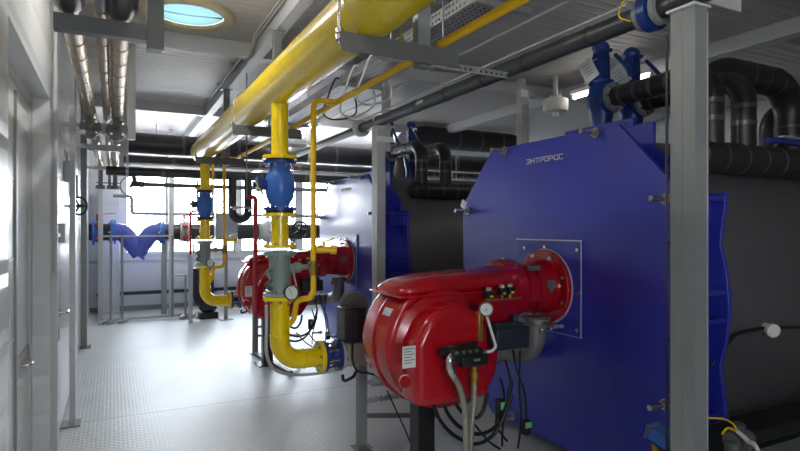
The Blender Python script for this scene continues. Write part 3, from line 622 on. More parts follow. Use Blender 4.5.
    m = MB(); m.bar((a.x - .02, 2.78, b.z + .006), (a.x + .06, 2.78, b.z + .006), .05, .012); m.box(a.x + .10, a.x + .145, 2.665, 2.669, a.z + .03, a.z + .045); m.cyl((b.x, 2.73, a.z + .06), (b.x + .04, 2.73, a.z + .06), .014); obj('pump_fitting', m, STEEL, pu)
    for j in range(4):
        m = MB(); m.cyl((a.x + .0 + .045 * j, 2.692, a.z + .085), (a.x + .0 + .045 * j, 2.684, a.z + .085), .011, seg=6, smooth=False); obj('bolt', m, DGR, pu)
    gp = aY(486, 309, 2.80); gx = Vector((-.55, -1, .0)).normalized()
    m = MB(); m.lathe(gp, gx, [(-.035, .001), (-.035, .03), (0, .044), (.018, .044), (.018, .037), (.01, .037)], 26, caps=False); ga_ = obj('oil_gauge', m, DGR, t)
    m = MB(); m.cyl(gp + gx * .008, gp + gx * .012, .037, seg=26); obj('dial', m, PAPER, ga_)
    m = MB(); m.bar(gp + gx * .014 + Vector((-.01, 0, -.012)), gp + gx * .014 + Vector((.012, 0, .015)), .004, .002); obj('pointer', m, INK, ga_)
    m = MB(); p1 = aY(479, 332, 2.82); m.box(p1.x - .015, p1.x + .02, 2.80, 2.86, p1.z - .06, gp.z - .02, .006); obj('gauge_mount', m, BRASS, ga_)
    m = MB(); m.tube([gp + Vector((.0, -.005, -.035)), aY(496, 347, 2.74), aY(492, 351, 2.73), aY(480, 353, 2.73)], .0085, .02); obj('copper_tube', m, WHT, t, 'thin pale pipe')
    m = MB(); m.tube([aY(482, 312, 2.9), aY(481, 330, 2.9), aY(484, 352, 2.88)], .014, .02); m.box(p1.x + .03, p1.x + .06, 2.85, 2.9, p1.z - .02, p1.z + .09, .006); obj('solenoid_valve', m, CAST, t)
    # fuel hoses
    q = aY(452, 355, 2.73)
    m = MB(); m.tube([aY(463, 355, 2.72), q, aY(449, 360, 2.72), aY(450, 370, 2.72), aY(454, 377, 2.72)], .021, .025); m.cyl(aY(458, 355, 2.72), aY(462, 355, 2.72), .027, seg=6, smooth=False); m.cyl(aY(450, 368, 2.72), aY(451.5, 373, 2.72), .028, seg=6, smooth=False); obj('hose_elbow', m, STEEL, t)
    m = MB(); m.cable([aY(454, 377, 2.72), aY(460, 388, 2.72), aY(465, 410, 2.72), aY(466, 440, 2.72), aY(466.5, 480, 2.74), (1.98, 2.78, .12), (2.1, 2.85, .03)], .0185, 12); obj('fuel_hose', m, HOSE, t, 'braided steel fuel hose')
    m = MB(); m.cyl(aY(474.5, 366, 2.74), aY(474.5, 373, 2.74), .02); m.cyl(aY(474.5, 371, 2.74), aY(474.5, 377, 2.74), .028, seg=6, smooth=False); m.cyl(aY(474.5, 377, 2.74), aY(474.3, 382, 2.74), .021); obj('hose_nut', m, BRASS, t)
    m = MB(); m.cable([aY(474.3, 380, 2.74), aY(474, 400, 2.74), aY(471.5, 425, 2.74), aY(471, 460, 2.75), (2.02, 2.82, .15), (2.15, 2.92, .03)], .0185, 12); obj('fuel_hose', m, HOSE, t, 'braided steel fuel hose')
    # black cables slung under the burner
    loops = [[(432, 400), (440, 420), (455, 436), (475, 444), (492, 436), (503, 418), (512, 395)], [(443, 398), (447, 412), (460, 427), (480, 434), (498, 424), (507, 402), (512, 380)], [(452, 397), (462, 412), (476, 418), (484, 408), (487, 392)],
             [(505, 360), (510, 380), (508, 400), (503, 425), (502, 446)], [(513, 350), (516, 368), (524, 392), (526, 412), (527, 430)], [(500, 378), (504, 396), (500, 410), (496, 425), (507, 441)], [(475, 425), (484, 436), (492, 444), (500, 449)], [(520, 350), (519, 385), (521, 420), (518, 448)]]
    for j, l in enumerate(loops):
        m = MB(); m.cable([aY(x, y, 3.02 + .015 * j) for x, y in l], (.013 if j < 3 else .008)); obj('cable', m, BLK, t)
    p = aY(526, 427, 3.07); m = MB(); m.box(p.x - .03, p.x + .03, 3.05, 3.09, p.z - .05, p.z + .05, .006); cc = obj('cable_connector', m, BLK, t)
    m = MB(); m.box(p.x - .022, p.x + .03, 3.045, 3.0495, p.z - .0, p.z + .04); obj('green_label', m, GREEN, cc, 'green label')
    p = aY(500, 409, 3.06); m = MB(); m.box(p.x - .03, p.x + .03, 3.04, 3.08, p.z - .06, p.z + .07, .006); m.m = 1; m.box(p.x - .01, p.x + .03, 3.035, 3.0395, p.z + .0, p.z + .05); obj('cable_connector', m, [BLK, GREEN], t)
    # stand
    m = MB(); m.box(1.755, 1.875, 3.16, 3.28, .012, .62); obj('stand_column', m, BLK, t)
    m = MB(); m.box(1.68, 1.95, 3.08, 3.36, 0, .012); obj('foot_plate', m, BLK, t)
    return t
burner = make_burner()
burner_far = dup(burner, (-.1, 3.77, 0), 'red burner bolted to the farther blue boiler')
cf = thing('floor_cable_coil', 'thin black cable trailing across the floor under the near burner', 'cable', (2.0, 3.4, 0))
m = MB(); m.cable([(1.80, 3.72, .5), (1.9, 3.66, .25), (1.98, 3.6, .05), (2.05, 3.45, .008), (2.3, 3.3, .008), (2.2, 3.0, .008), (2.5, 2.8, .008)], .006); obj('cable', m, BLK, cf)

# ------------------------------------------------------------------ boiler pipework
def bands(m, o, ax, L, r, step, w_=.04):
    s_ = step
    while s_ < L - .05:
        m.lathe(V(o) + V(ax) * s_, ax, [(0, r), (.001, r + .003), (w_, r + .003), (w_ + .001, r)], 24, caps=False); s_ += step
def make_header():
    RY = 2.41; t = thing('boiler_pipe_header', 'black insulated header with two arched risers above the nearest boiler', 'pipe', (3.8, RY, 2.1))
    m = MB(); m.lathe((3.42, RY, 2.18), (1, 0, 0), [(0, .06), (.03, .10), (.06, .108), (2.9, .108), (2.95, .06)], 32); bands_ = m; m.m = 1; bands(m, (3.42, RY, 2.18), (1, 0, 0), 2.9, .108, .22, .02); obj('header_pipe', m, [RUB, TAPE], t)
    for i, x in enumerate((3.6, 3.96)):
        m = MB(); m.tube([(x, RY, 2.25), (x, RY, 2.758), (x, 3.245, 2.758)], .079, .17, 24, 12); m.m = 1
        bands(m, (x, RY, 2.30), (0, 0, 1), .35, .079, .12, .03); bands(m, (x, RY + .15, 2.758), (0, 1, 0), .7, .079, .14, .03); obj('riser_pipe', m, [RUB, TAPE], t)
        m = MB(); m.lathe((x, 3.215, 2.758), (0, 1, 0), [(0, .08), (0, .118), (.03, .118), (.03, .08)], 28, caps=False); fl = obj('pipe_flange', m, GRY, t)
        hexbolts(fl, (x, 3.215, 2.758), (0, -1, 0), .1, 8, .008, .015)
    return t
def make_lever_valve(x, label):
    Y, Z = 3.37, 2.758
    t = thing('angle_valve', label, 'valve', (x, Y, Z - .36), 'blue lever valves with white tags')
    m = MB(); m.lathe((x, Y, Z - .33), (0, 0, 1), [(0, .075), (.10, .072), (.20, .095), (.28, .112), (.36, .112), (.43, .095), (.48, .07)], 32, sharp=False); m.lathe((x, Y, Z), (0, -1, 0), [(0, .09), (.085, .09)], 28); obj('body', m, DBLU, t)
    m = MB(); m.lathe((x, Y, Z - .36), (0, 0, 1), [(0, .07), (0, .125), (.03, .125), (.03, .07)], 32, caps=False); obj('base_flange', m, DBLU, t)
    m = MB(); m.lathe((x, Y - .122, Z), (0, 1, 0), [(0, .07), (0, .125), (.03, .125), (.03, .07)], 32, caps=False); obj('side_flange', m, DBLU, t)
    m = MB(); m.lathe((x, Y, Z + .13), (0, 0, 1), [(0, .10), (.025, .10), (.025, .06)], 28, caps=False); obj('bonnet', m, DBLU, t)
    m = MB(); m.prism([(x - .075, Z + .15), (x + .06, Z + .15), (x + .05, Z + .36), (x + .03, Z + .44), (x - .035, Z + .44), (x - .055, Z + .36)], 'XZ', Y - .055, Y + .055, .018, 3); obj('neck', m, DBLU, t)
    m = MB(); m.ball((x, Y, Z + .43), .068, (1.1, 1, .9)); obj('cap', m, DBLU, t)
    m = MB(); m.tube([(x - .02, Y - .04, Z + .40), (x - .02, Y - .12, Z + .38), (x - .02, Y - .28, Z + .20), (x - .02, Y - .31, Z + .13)], .016, .03); obj('lever', m, DBLU, t)
    m = MB(); m.bar((x - .02, Y - .14, Z + .33), (x - .02, Y - .18, Z + .36), .05, .03); obj('lever_clip', m, WHT, t)
    m = MB(); c = Vector((x - .11, Y + .03, Z + .22)); u = Vector((.25, -1, .15)).normalized() if label.startswith('blue lever valve with hanging white tag, left') else Vector((.5, -1, -.25)).normalized()
    n_ = Vector((-1, -.5, .1)).normalized(); v_ = n_.cross(u).normalized(); hw, hh = (.064, .092); ra = .35 if x < 3.8 else .8; u, v_ = (u * math.cos(ra) + v_ * math.sin(ra)), (v_ * math.cos(ra) - u * math.sin(ra))
    vs = [c + u * a_ * hw + v_ * b_ * hh + Vector((0, 0, .02)) for a_, b_ in ((-1, -1), (1, -1), (1, 1), (-1, 1))]
    w2 = [q + n_ * .003 for q in vs]; m.loops([vs, w2], smooth=False); tg = obj('tag', m, TAG, t, 'white card tag')
    m = MB()
    for j in range(4):
        a1 = c + n_ * .0045 + Vector((0, 0, .02)) + v_ * (.05 - .03 * j) - u * .035; m.bar(a1, a1 + u * .065, .0015, .005, up=tuple(n_))
    obj('print', m, INK, tg)
    m = MB(); m.tube([c + Vector((0, 0, .09)), (x - .04, Y - .03, Z + .34)], .003); obj('string', m, SILL, t)
    return t
hdr = make_header(); hdr2 = dup(hdr, (-.1, 3.82, 0), 'black insulated header with two arched risers above the farther boiler')
v1 = make_lever_valve(3.6, 'blue lever valve with hanging white tag, left above the nearest boiler')
v2 = make_lever_valve(3.96, 'blue lever valve with tilted white tag, right above the nearest boiler, beside the near post')
dup(v1, (-.1, 3.82, 0), 'blue lever valve over the farther boiler, right beside the tall pale post')
dup(v2, (-.1, 3.82, 0), 'blue lever valve over the farther boiler, standing clear right of the post')
bp_ = thing('arched_pipe', 'fat black insulated pipe arching over the right end of the nearest boiler', 'pipe', (5.17, 2.75, 2.3))
m = MB(); m.tube([(5.17, 2.75, 2.28), (5.17, 2.75, 2.92), (4.05, 2.75, 2.92), (4.05, 2.75, 2.28)], .118, .28, 28, 12); m.m = 1; bands(m, (5.17, 2.75, 2.28), (0, 0, 1), .4, .118, .09, .02); bands(m, (4.3, 2.75, 2.92), (1, 0, 0), .7, .118, .2, .02); obj('pipe', m, [RUB, TAPE], bp_)
bp2 = thing('roof_level_pipe', 'black insulated pipe bending down at the right edge behind the arched pipe', 'pipe', (6.0, 3.3, 2.3))
m = MB(); m.tube([(5.9, 3.3, 2.36), (5.9, 3.3, 2.85), (7.6, 3.3, 2.85), (7.6, 3.3, 0)], .12, .2, 24, 8); obj('pipe', m, RUB, bp2)
sv = thing('drain_ball_valve', 'small brass valve with navy body lying along the black header at right', 'valve', (4.55, 2.41, 2.31))
m = MB(); m.cyl((4.25, 2.41, 2.342), (4.75, 2.41, 2.342), .022); obj('body', m, BLU, sv)
m = MB(); m.cyl((4.72, 2.41, 2.345), (4.80, 2.41, 2.345), .03, seg=6, smooth=False); m.cyl((4.77, 2.41, 2.37), (4.77, 2.41, 2.41), .012); obj('end_nut', m, BRASS, sv)
m = MB(); m.bar((4.35, 2.38, 2.372), (4.6, 2.38, 2.372), .03, .008); obj('lever', m, SILL, sv)
# sensor and its cable on the near boiler shell
def shell_pt(px, py, r=1.166):
    a = Vector(_ray(px, py)); o = Vector((0, 0, H)); A_ = a.y ** 2 + a.z ** 2; oy, oz = o.y - BYc, o.z - BZ
    B_ = 2 * (oy * a.y + oz * a.z); C_ = oy ** 2 + oz ** 2 - r * r; k_ = (-B_ - math.sqrt(max(B_ * B_ - 4 * A_ * C_, 0))) / (2 * A_); return o + a * k_
p = shell_pt(765, 327); nrm = Vector((0, p.y - BYc, p.z - BZ)).normalized()
sn = thing('temperature_sensor', 'white round sensor with black cable on the dark boiler shell', 'sensor', p)
m = MB(); m.lathe(p, nrm + Vector((-.5, 0, 0)), [(-.0, .03), (.05, .03), (.055, .042), (.085, .042), (.09, .03)], 24); obj('sensor_head', m, WHT, sn)
m = MB(); m.cyl(p - nrm * .004, p + nrm * .03, .018); m.cyl(p + Vector((.03, 0, 0)) + nrm * .02, p + Vector((.10, 0, 0)) + nrm * .02, .014); obj('sensor_mount', m, BLK, sn)
m = MB(); m.cable([shell_pt(712, 372, 1.176), shell_pt(722, 352, 1.176), shell_pt(735, 336, 1.176), shell_pt(750, 331, 1.176), p + nrm * .015, shell_pt(785, 328, 1.176), shell_pt(812, 327, 1.176)], .011); obj('cable', m, BLK, sn)
m = MB(); m.cable([shell_pt(712, 365, 1.176), shell_pt(728, 340, 1.176), shell_pt(742, 333, 1.176), shell_pt(756, 331, 1.176)], .008); obj('cable', m, BLK, sn)
# low pipework at the bottom right
dr = thing('drain_pipe', 'black pipe with metal union low beside the nearest boiler, bottom right', 'pipe', (3.2, 1.9, 0))
a = aY(738, 440, 1.9); b = aY(800, 420, 1.9); dd = (b - a); dd.z = 0; dd.normalize()
m = MB(); m.cyl(a, a + Vector((2.5, 0, 0)), .045); obj('pipe', m, BLK, dr)
m = MB(); m.lathe(a - Vector((.06, 0, 0)), (1, 0, 0), [(0, .05), (.04, .05), (.04, .07), (.09, .07), (.09, .05), (.14, .05)], 24); m.cyl(a + Vector((-.02, 0, .0)), a + Vector((-.02, -.02, .10)), .03); m.cyl(a + Vector((-.05, 0, .0)), (a.x - .05, a.y, 0), .04); obj('union', m, DGR, dr)
m = MB(); m.cyl((a.x + 1.5, a.y, 0), (a.x + 1.5, a.y, a.z), .03); obj('leg', m, BLK, dr)
dc = thing('pump_cable', 'white sheathed cable running from the low pump fitting, bottom right', 'cable', (a.x, a.y, 0))
m = MB(); m.cable([aY(737, 431, 1.86), aY(748, 441, 1.8), aY(760, 455, 1.74), (a.x + .12, 1.7, .05), (a.x + .3, 1.7, .012)], .012); obj('sheath', m, WHT, dc)
m = MB(); m.cable([aY(709, 418, 1.9), aY(724, 419, 1.88), aY(733, 424, 1.88), aY(738, 432, 1.86)], .005); m.cable([aY(722, 434, 1.87), aY(728, 428, 1.87), aY(738, 432, 1.86)], .006); obj('wire', m, YEL2, dc)
ac = thing('valve_actuator', 'blue and white actuator box low at the foot of the near grey post', 'actuator', aX(660, 451, 2.72))
p = aX(662, 438, 2.72)
m = MB(); m.bar(p + Vector((0, .06, .02)), p + Vector((0, -.07, -.01)), .09, .075, .008); obj('case', m, VBLU, ac)
m = MB(); m.bar(p + Vector((0, .07, .022)), p + Vector((0, .055, .018)), .094, .08, .004); obj('end_cap', m, SILL, ac)
m = MB(); m.cyl(p + Vector((0, .04, -.03)), (p.x, p.y + .04, p.z - .12), .022); m.cyl((p.x - .03, p.y + .04, p.z - .12), (p.x + .40, p.y + .04, p.z - .12), .03); m.cyl((p.x - .0, p.y + .04, p.z - .12), (p.x, p.y + .04, 0), .03); obj('valve_body', m, BRASS, ac)
# ------------------------------------------------------------------ overhead black pipe on posts
ob = thing('overhead_black_pipe', 'long straight dark pipe running overhead above the boiler fronts', 'pipe', (2.6, 5, 2.82))
m = MB(); m.cyl((2.6, -1.5, 2.872), (2.6, 6.05, 2.872), .057, seg=28); m.cyl((2.6, 6.05, 2.872), (2.6, 12.3, 2.872), .05, seg=24); m.m = 1
for y in (2.5, 3.1, 3.6, 4.15, 4.7, 5.2): m.lathe((2.6, y, 2.872), (0, 1, 0), [(0, .057), (.001, .06), (.03, .06), (.031, .057)], 28, caps=False)
obj('pipe', m, [PIPEB, RUB], ob)
m = MB(); m.lathe((2.6, 6.04, 2.872), (0, 1, 0), [(0, .05), (0, .10), (.025, .10), (.03, .07), (.045, .07), (.05, .10), (.075, .10), (.075, .05)], 28, caps=False); obj('flange_pair', m, LGR, ob)
p = Vector((2.538, 4.55, 2.885)); m = MB(); m.box(2.5405, 2.5435, 4.50, 4.63, 2.858, 2.888); obj('pipe_mark', m, mat('pale_green_mark', sr(150, 188, 172), .6), ob, 'pale green flow mark')
m = MB(); m.tube([(2.55, 2.2, 2.945), (2.55, 5.9, 2.945)], .007); obj('trace_wire', m, LGR, ob)
fv = thing('wafer_valve', 'blue wafer valve on the overhead dark pipe by the near post', 'valve', (2.6, 2.08, 2.75))
m = MB(); m.lathe((2.6, 2.05, 2.872), (0, 1, 0), [(0, .06), (0, .105), (.055, .105), (.055, .06)], 32, caps=False); m.cyl((2.6, 2.078, 2.97), (2.6, 2.078, 3.1), .03); obj('body', m, DBLU, fv)
m = MB(); m.lathe((2.6, 2.01, 2.872), (0, 1, 0), [(0, .06), (0, .088), (.03, .088), (.03, .06)], 32, caps=False); m.lathe((2.6, 2.115, 2.872), (0, 1, 0), [(0, .06), (0, .088), (.03, .088), (.03, .06)], 32, caps=False); obj('flange', m, GRY, fv)
m = MB(); m.tube([(2.50, 2.09, 2.95), (2.46, 2.15, 2.93), (2.47, 2.20, 2.86), (2.52, 2.15, 2.83)], .004, .03); obj('wire_loop', m, YEL2, fv)
m = MB(); m.bar((2.49, 2.06, 2.99), (2.49, 1.98, 2.93), .003, .06); obj('tag', m, TAG, fv)

def support_post(y, label, extra):
    t = thing('pipe_support_post', label, 'support post', (2.595, y + .07, 0), 'posts under the overhead dark pipe')
    zt = 2.80
    m = MB(); m.box(2.55, 2.64, y, y + .066, .01, zt); m.box(2.552, 2.638, y + .066, y + .072, .01, zt - .001); m.box(2.55, 2.64, y + .072, y + .138, .01, zt); obj('double_channel', m, LGR if extra else GRY, t)
    m = MB(); m.box(2.64, 2.648, y - .002, y + .14, .02, zt - .02); obj('edge_strip', m, LGR, t)
    m = MB(); m.box(2.48, 2.71, y - .05, y + .19, 0, .01); obj('foot_plate', m, GRY, t)
    m = MB(); m.box(2.53, 2.66, y - .01, y + .15, zt, zt + .012); m.sweep([(2.6 + .066 * math.cos(a), y + .07, 2.872 + .066 * math.sin(a)) for a in [PI * j / 12 for j in range(13)]], .006, 8); obj('pipe_clip', m, WHT, t)
    if extra:
        m = MB(); m.box(2.652, 2.722, y + .02, y + .10, 2.55, CZ); obj('upper_channel', m, LGR, t)
        m = MB(); m.box(2.54, 2.74, y - .012, y - .004, 2.64, 2.70); obj('bracket_plate', m, WHT, t)
    else:
        m = MB(); m.box(2.60, 2.92, y + .0, y + .012, 2.83, 2.90); obj('bracket_plate', m, WHT, t)
        m = MB()
        for z in (.55, 1.12, 1.62, 2.05): m.cyl((2.535, y + .155, z), (2.56, y + .155, z), .008)
        m.cyl((2.545, y + .155, .02), (2.545, y + .155, 2.7), .007); obj('cable_run', m, BLK, t)
    return t
support_post(1.79, 'big grey double-channel post in front of the nearest boiler, at right', False)
support_post(5.52, 'tall narrow pale grey post in front of the farther boiler', True)
cl = thing('ceiling_column', 'pale perforated column reaching the ceiling behind the nearest boiler', 'column', (4.66, 5.65, 0))
m = MB(); m.box(4.60, 4.67, 5.60, 5.70, 0, CZ - .0); obj('channel', m, LGR, cl)
m = MB(); m.box(4.675, 4.73, 5.61, 5.615, 0, CZ - .15); m.box(4.725, 4.73, 5.615, 5.69, 0, CZ - .15); obj('perforated_flange', m, PERF, cl)
m = MB(); m.box(4.585, 4.685, 5.585, 5.599, 3.36, 3.45); obj('cap_plate', m, WHT, cl)

# cable tray and strut
ct = thing('cable_tray', 'perforated steel cable tray hung under the ceiling beside the yellow main', 'cable tray', (2.2, 4, 3.15))
def tray_sheet(mb, a, b): mb.box(a[0], b[0], a[1], b[1], a[2], b[2])
m = MB(); m.box(2.05, 2.40, -1.5, 11.5, 3.148, 3.1495); obj('tray_floor', m, PERF, ct)
m = MB(); m.box(2.05, 2.0515, -1.5, 11.5, 3.15, 3.24); m.box(2.3985, 2.40, -1.5, 11.5, 3.15, 3.24); obj('tray_side', m, PERF, ct)
for y in (2.9, 5.2, 7.6, 10.):
    m = MB(); m.box(2.0, 2.46, y - .02, y + .02, 3.105, 3.145); m.cyl((2.02, y, 3.1), (2.02, y, CZ), .006); m.cyl((2.44, y, 3.1), (2.44, y, CZ), .006); obj('hanger', m, GALV, ct)
tc_ = thing('tray_cables', 'bundle of black and white cables drooping over the cable tray', 'cables', (2.2, 4, 3.16))
m = MB()
for j in range(5): m.cable([(2.1 + .05 * j, -1.4, 3.162), (2.12 + .045 * j, 3, 3.162), (2.1 + .05 * j, 7, 3.162), (2.11 + .05 * j, 11, 3.162)], .011)
obj('cables', m, BLK, tc_)
for j, (y, dz) in enumerate(((4.6, .17), (5.0, .22), (5.5, .16))):
    m = MB(); m.cable([(2.10, y - .15, 3.17), (2.03, y - .1, 3.23), (1.98, y, 3.1 - dz * .3), (2.0, y + .2, 3.08 - dz), (2.2, y + .35, 3.06 - dz), (2.46, y + .42, 3.0), (2.46, y + .45, 3.2), (2.35, y + .45, 3.17)], .009); obj('cable', m, WHT if j < 2 else BLK, tc_)
st = thing('perforated_strut', 'short perforated strut carrying the overhead dark pipe below the tray', 'strut', (2.3, 3.3, 2.79))
m = MB(); m.box(1.50, 2.56, 3.27, 3.275, 2.789, 2.836); m.box(1.50, 2.56, 3.275, 3.31, 2.83, 2.836); obj('channel', m, PERF, st)
for x in (1.62, 2.02): m = MB(); m.cyl((x, 3.29, 2.80), (x, 3.29, CZ), .006); obj('threaded_rod', m, GALV, st)
# conduit along the ceiling beams
cd = thing('ceiling_conduit', 'pair of pale conduits clipped along the long ceiling beam', 'conduit', (1.24, 5, 3.5))
m = MB(); m.tube([(1.255, -1.5, CZ - .02), (1.255, 5.6, CZ - .02), (1.255, 5.78, CZ - .165), (1.255, 5.98, CZ - .165), (1.255, 6.15, CZ - .02), (1.255, 11.5, CZ - .02)], .011, .06); m.tube([(1.225, -1.5, CZ - .02), (1.225, 5.5, CZ - .02), (1.225, 5.76, CZ - .18), (.8, 5.78, CZ - .17), (-.05, 5.79, CZ - .16), (-.12, 5.93, CZ - .16), (-.12, 8, CZ - .02)], .009, .06); obj('conduit', m, LGR, cd)
for y in (2, 3, 4, 5, 6.6, 7.6, 8.6): m = MB(); m.box(1.21, 1.275, y, y + .015, CZ - .034, CZ); obj('clip', m, LGR, cd)
for x in (.2, .7): m = MB(); m.box(x, x + .015, 5.765, 5.81, CZ - .185, CZ - .148); obj('clip', m, LGR, cd)

# ------------------------------------------------------------------ foil-clad pipes hung along the left wall
RZ = 2.745
for x, r, lab in ((-.185, .048, 'left'), (-.05, .030, 'thin middle'), (.036, .048, 'right')):
    t = thing('foil_clad_pipe', '%s one of three foil-clad pipes running overhead by the left wall' % lab, 'pipe', (x, 6, RZ - r), 'three foil-clad pipes')
    m = MB(); m.cyl((x, 3.02, RZ), (x, 10.4, RZ), r, seg=24); bands(m, (x, 3.25, RZ), (0, 1, 0), 7.1, r, .3, .012); obj('foil_jacket', m, FOIL, t)
    if r > .04:
        m = MB(); m.cyl((x, -1.5, RZ), (x, 3.0, RZ + .024), r * 1.5, seg=24); m.lathe((x, 3.0, RZ + .024), (0, 1, 0), [(0, r * 1.5), (.05, r * 1.4), (.12, r)], 24, caps=False); obj('black_insulation', m, RUB, t)
        y = 5.87
        m = MB(); m.lathe((x, y, RZ - .12), (0, 1, 0), [(0, .001), (0, .09), (.03, .092), (.03, .06), (.10, .06), (.10, .092), (.13, .092), (.13, .001)], 28, caps=False); m.ball((x, y - .015, RZ - .12), .035); fl = obj('flange', m, DGR, t)
        for j in range(4):
            a = PI / 4 + j * PI / 2; m = MB(); m.cyl((x + .07 * math.cos(a), y, RZ - .12 + .07 * math.sin(a)), (x + .07 * math.cos(a), y - .022, RZ - .12 + .07 * math.sin(a)), .013, seg=6, smooth=False); obj('bolt', m, STEEL, fl)
    else:
        m = MB(); m.cyl((x, -1.5, RZ), (x, 3.3, RZ), r * .9, seg=20); obj('bare_pipe', m, GRY, t)
    m = MB(); m.tube([(x, 10.4, RZ), (x, 10.7, RZ), (x, 10.7, 2.4)], r * .8, .08); m.cyl((x, 10.7, 2.42), (x, 10.7, 2.36), r * 1.6, seg=20); m.bar((x - .07, 10.66, 2.46), (x + .07, 10.66, 2.46), .02, .02); obj('drop_end', m, DGR, t)
def rack(y, z, x1, h, lab, post=True, zt=CZ):
    t = thing('hanging_rack', lab, 'pipe rack', (0, y, z), 'racks under the foil-clad pipes'); xl = -.245 if y < 4 else -.27
    m = MB(); m.box(xl, x1, y - .03, y - .024, z - h, z); m.box(xl, x1, y - .024, y + .03, z - .008, z); m.box(xl, x1, y - .024, y + .03, z - h, z - h + .008); obj('cross_channel', m, DGR if y < 4 else LGR, t)
    if post:
        m = MB(); m.box(x1 - .075, x1, y - .045, y - .031, z - h - .04, zt); m.box(x1 - .075, x1 - .068, y - .031, y + .03, z - h - .04, zt); obj('hanger', m, DGR if y < 4 else LGR, t)
        m = MB(); m.box(x1 - .068, x1 - .008, y - .03, y + .03, z - h - .036, z - h - .03); obj('end_stop', m, BLK, t)
    if y > 4: m = MB(); m.box(WX, -.27, y - .02, y + .02, z - .05, z - .01); obj('wall_arm', m, LGR, t)
    return t
rack(3.05, RZ - .048, .225, .075, 'dark channel hanger under the foil-clad pipes, nearest the camera')
rack(6.05, RZ - .05, .195, .10, 'pale hanger frame under the foil-clad pipes, by the round flanges')
rack(7.6, RZ - .05, .165, .07, 'third hanger under the foil-clad pipes, just past the round flanges')
rack(10.2, RZ - .05, .165, .06, 'farthest hanger under the foil-clad pipes, near the back windows')
wc = thing('wall_column', 'slim white steel column standing close to the left wall beyond the door', 'column', (-.33, 5.6, 0))
m = MB(); m.box(-.335, -.29, 5.585, 5.66, .01, 2.76); obj('column', m, LGR, wc)
m = MB(); m.box(-.41, -.25, 5.52, 5.72, 0, .01); obj('foot_plate', m, GRY, wc)
m = MB()
for z in (2.42, 2.54): m.box(-.29, -.22, 5.61, 5.64, z - .018, z + .018)
obj('arm', m, LGR, wc)
wc2 = thing('rear_wall_column', 'grey steel column with foot plate at the far end of the left wall', 'column', (-.37, 9.15, 0))
m = MB(); m.box(-.41, -.33, 9.1, 9.2, .012, CZ); obj('column', m, GRY, wc2)
m = MB(); m.box(-.42, -.28, 9.03, 9.26, 0, .012); obj('foot_plate', m, DGR, wc2)
wcd = thing('wall_conduit', 'thin pale conduit with switch box running down the left wall', 'conduit', (WX + .03, 4.96, 1.36))
m = MB(); m.cyl((WX + .03, 4.96, 1.36), (WX + .03, 4.96, CZ), .016); obj('conduit', m, LGR, wcd)
m = MB(); m.box(WX + .03, WX + .08, 5.2, 5.42, 1.58, 1.74, .012); m.box(WX + .03, WX + .05, 4.96, 5.3, 1.63, 1.66); obj('switch_box', m, LGR, wcd)
wcb = thing('wall_junction_box', 'small grey junction box high on the left wall past the door', 'junction box', (WX + .03, 6.6, 2.1))
p = aX(69, 182, WX + .04); m = MB(); m.box(WX + .045, WX + .10, p.y + .35, p.y + .55, p.z - .12, p.z + .1, .006); wcb.location = (WX + .07, p.y + .45, p.z - .12); obj('box', m, GRY, wcb)
m = MB(); m.cyl((WX + .07, p.y + .45, p.z + .1), (WX + .07, p.y + .45, CZ), .01); obj('conduit', m, LGR, wcb)
m = MB(); m.box(WX + .0, WX + .045, p.y + .42, p.y + .48, p.z - .05, p.z + .03); obj('bracket', m, GRY, wcb)

# ------------------------------------------------------------------ pipework in front of the back wall
def xpipe(name, label, x0, x1, y, z, r, mt=RUB, bs=0, hang=(0.2, 3.2, 6.2)):
    t = thing(name, label, 'pipe', ((x0 + x1) / 2, y, z - r))
    m = MB(); m.lathe((x0, y, z), (1, 0, 0), [(0, r * .8), (.02, r), (x1 - x0 - .02, r), (x1 - x0, r * .8)], 28)
    mt2 = mt
    if bs: m.m = 1; bands(m, (x0, y, z), (1, 0, 0), x1 - x0, r, bs, .05); mt2 = [mt, TAPE]
    obj('pipe', m, mt2, t)
    for h in hang:
        if x0 < h < x1: m = MB(); m.cyl((h, y, z), (h, y, CZ), .007); m.lathe((h - .02, y, z), (1, 0, 0), [(0, r), (0, r + .006), (.04, r + .006), (.04, r)], 28, caps=False); obj('hanger_rod', m, GALV, t)
    return t
xpipe('large_black_pipe', 'fattest black insulated pipe crossing overhead before the back windows', .12, 8.0, 10.05, 3.075, .175, RUB, .9)
xpipe('middle_black_pipe', 'slimmer black pipe crossing right below the fattest overhead pipe', .15, 8.0, 9.8, 2.79, .06, RUB, .7)
xpipe('lower_black_pipe', 'lowest of the black pipes crossing before the tops of the windows', -.1, 8.0, 9.9, 2.60, .075, RUB, .8)
xpipe('foil_strip_pipe', 'thin shiny pipe crossing between the black overhead pipes', .15, 8.0, 9.6, 2.70, .016, STEEL)
uw = thing('upper_window_pipe', 'thin dark pipe crossing in front of the windows near their top', 'pipe', (2, 9.9, 2.36))
m = MB(); m.tube([(.30, 9.9, 2.58), (.30, 9.9, 2.40), (6, 9.9, 2.40)], .036, .09); obj('pipe', m, DGR, uw)
m = MB(); m.box(.25, .45, 9.85, 9.95, 2.355, 2.445, .01); obj('valve_block', m, BLK, uw)
cw = thing('cross_window_pipe', 'thin grey stepped pipe crossing the middle of the windows', 'pipe', (1.2, 12.3, 1.9))
m = MB(); m.tube([(.0, 12.3, 2.33), (.33, 12.3, 2.33), (.33, 12.3, 1.99), (6, 12.3, 1.96)], .035, .06); obj('pipe', m, GRY, cw)
m = MB(); m.cyl((.8, 12.3, 1.97), (.8, BY, 1.97), .012); m.cyl((3.9, 12.3, 1.96), (3.9, BY, 1.96), .012); obj('wall_bracket', m, GRY, cw)
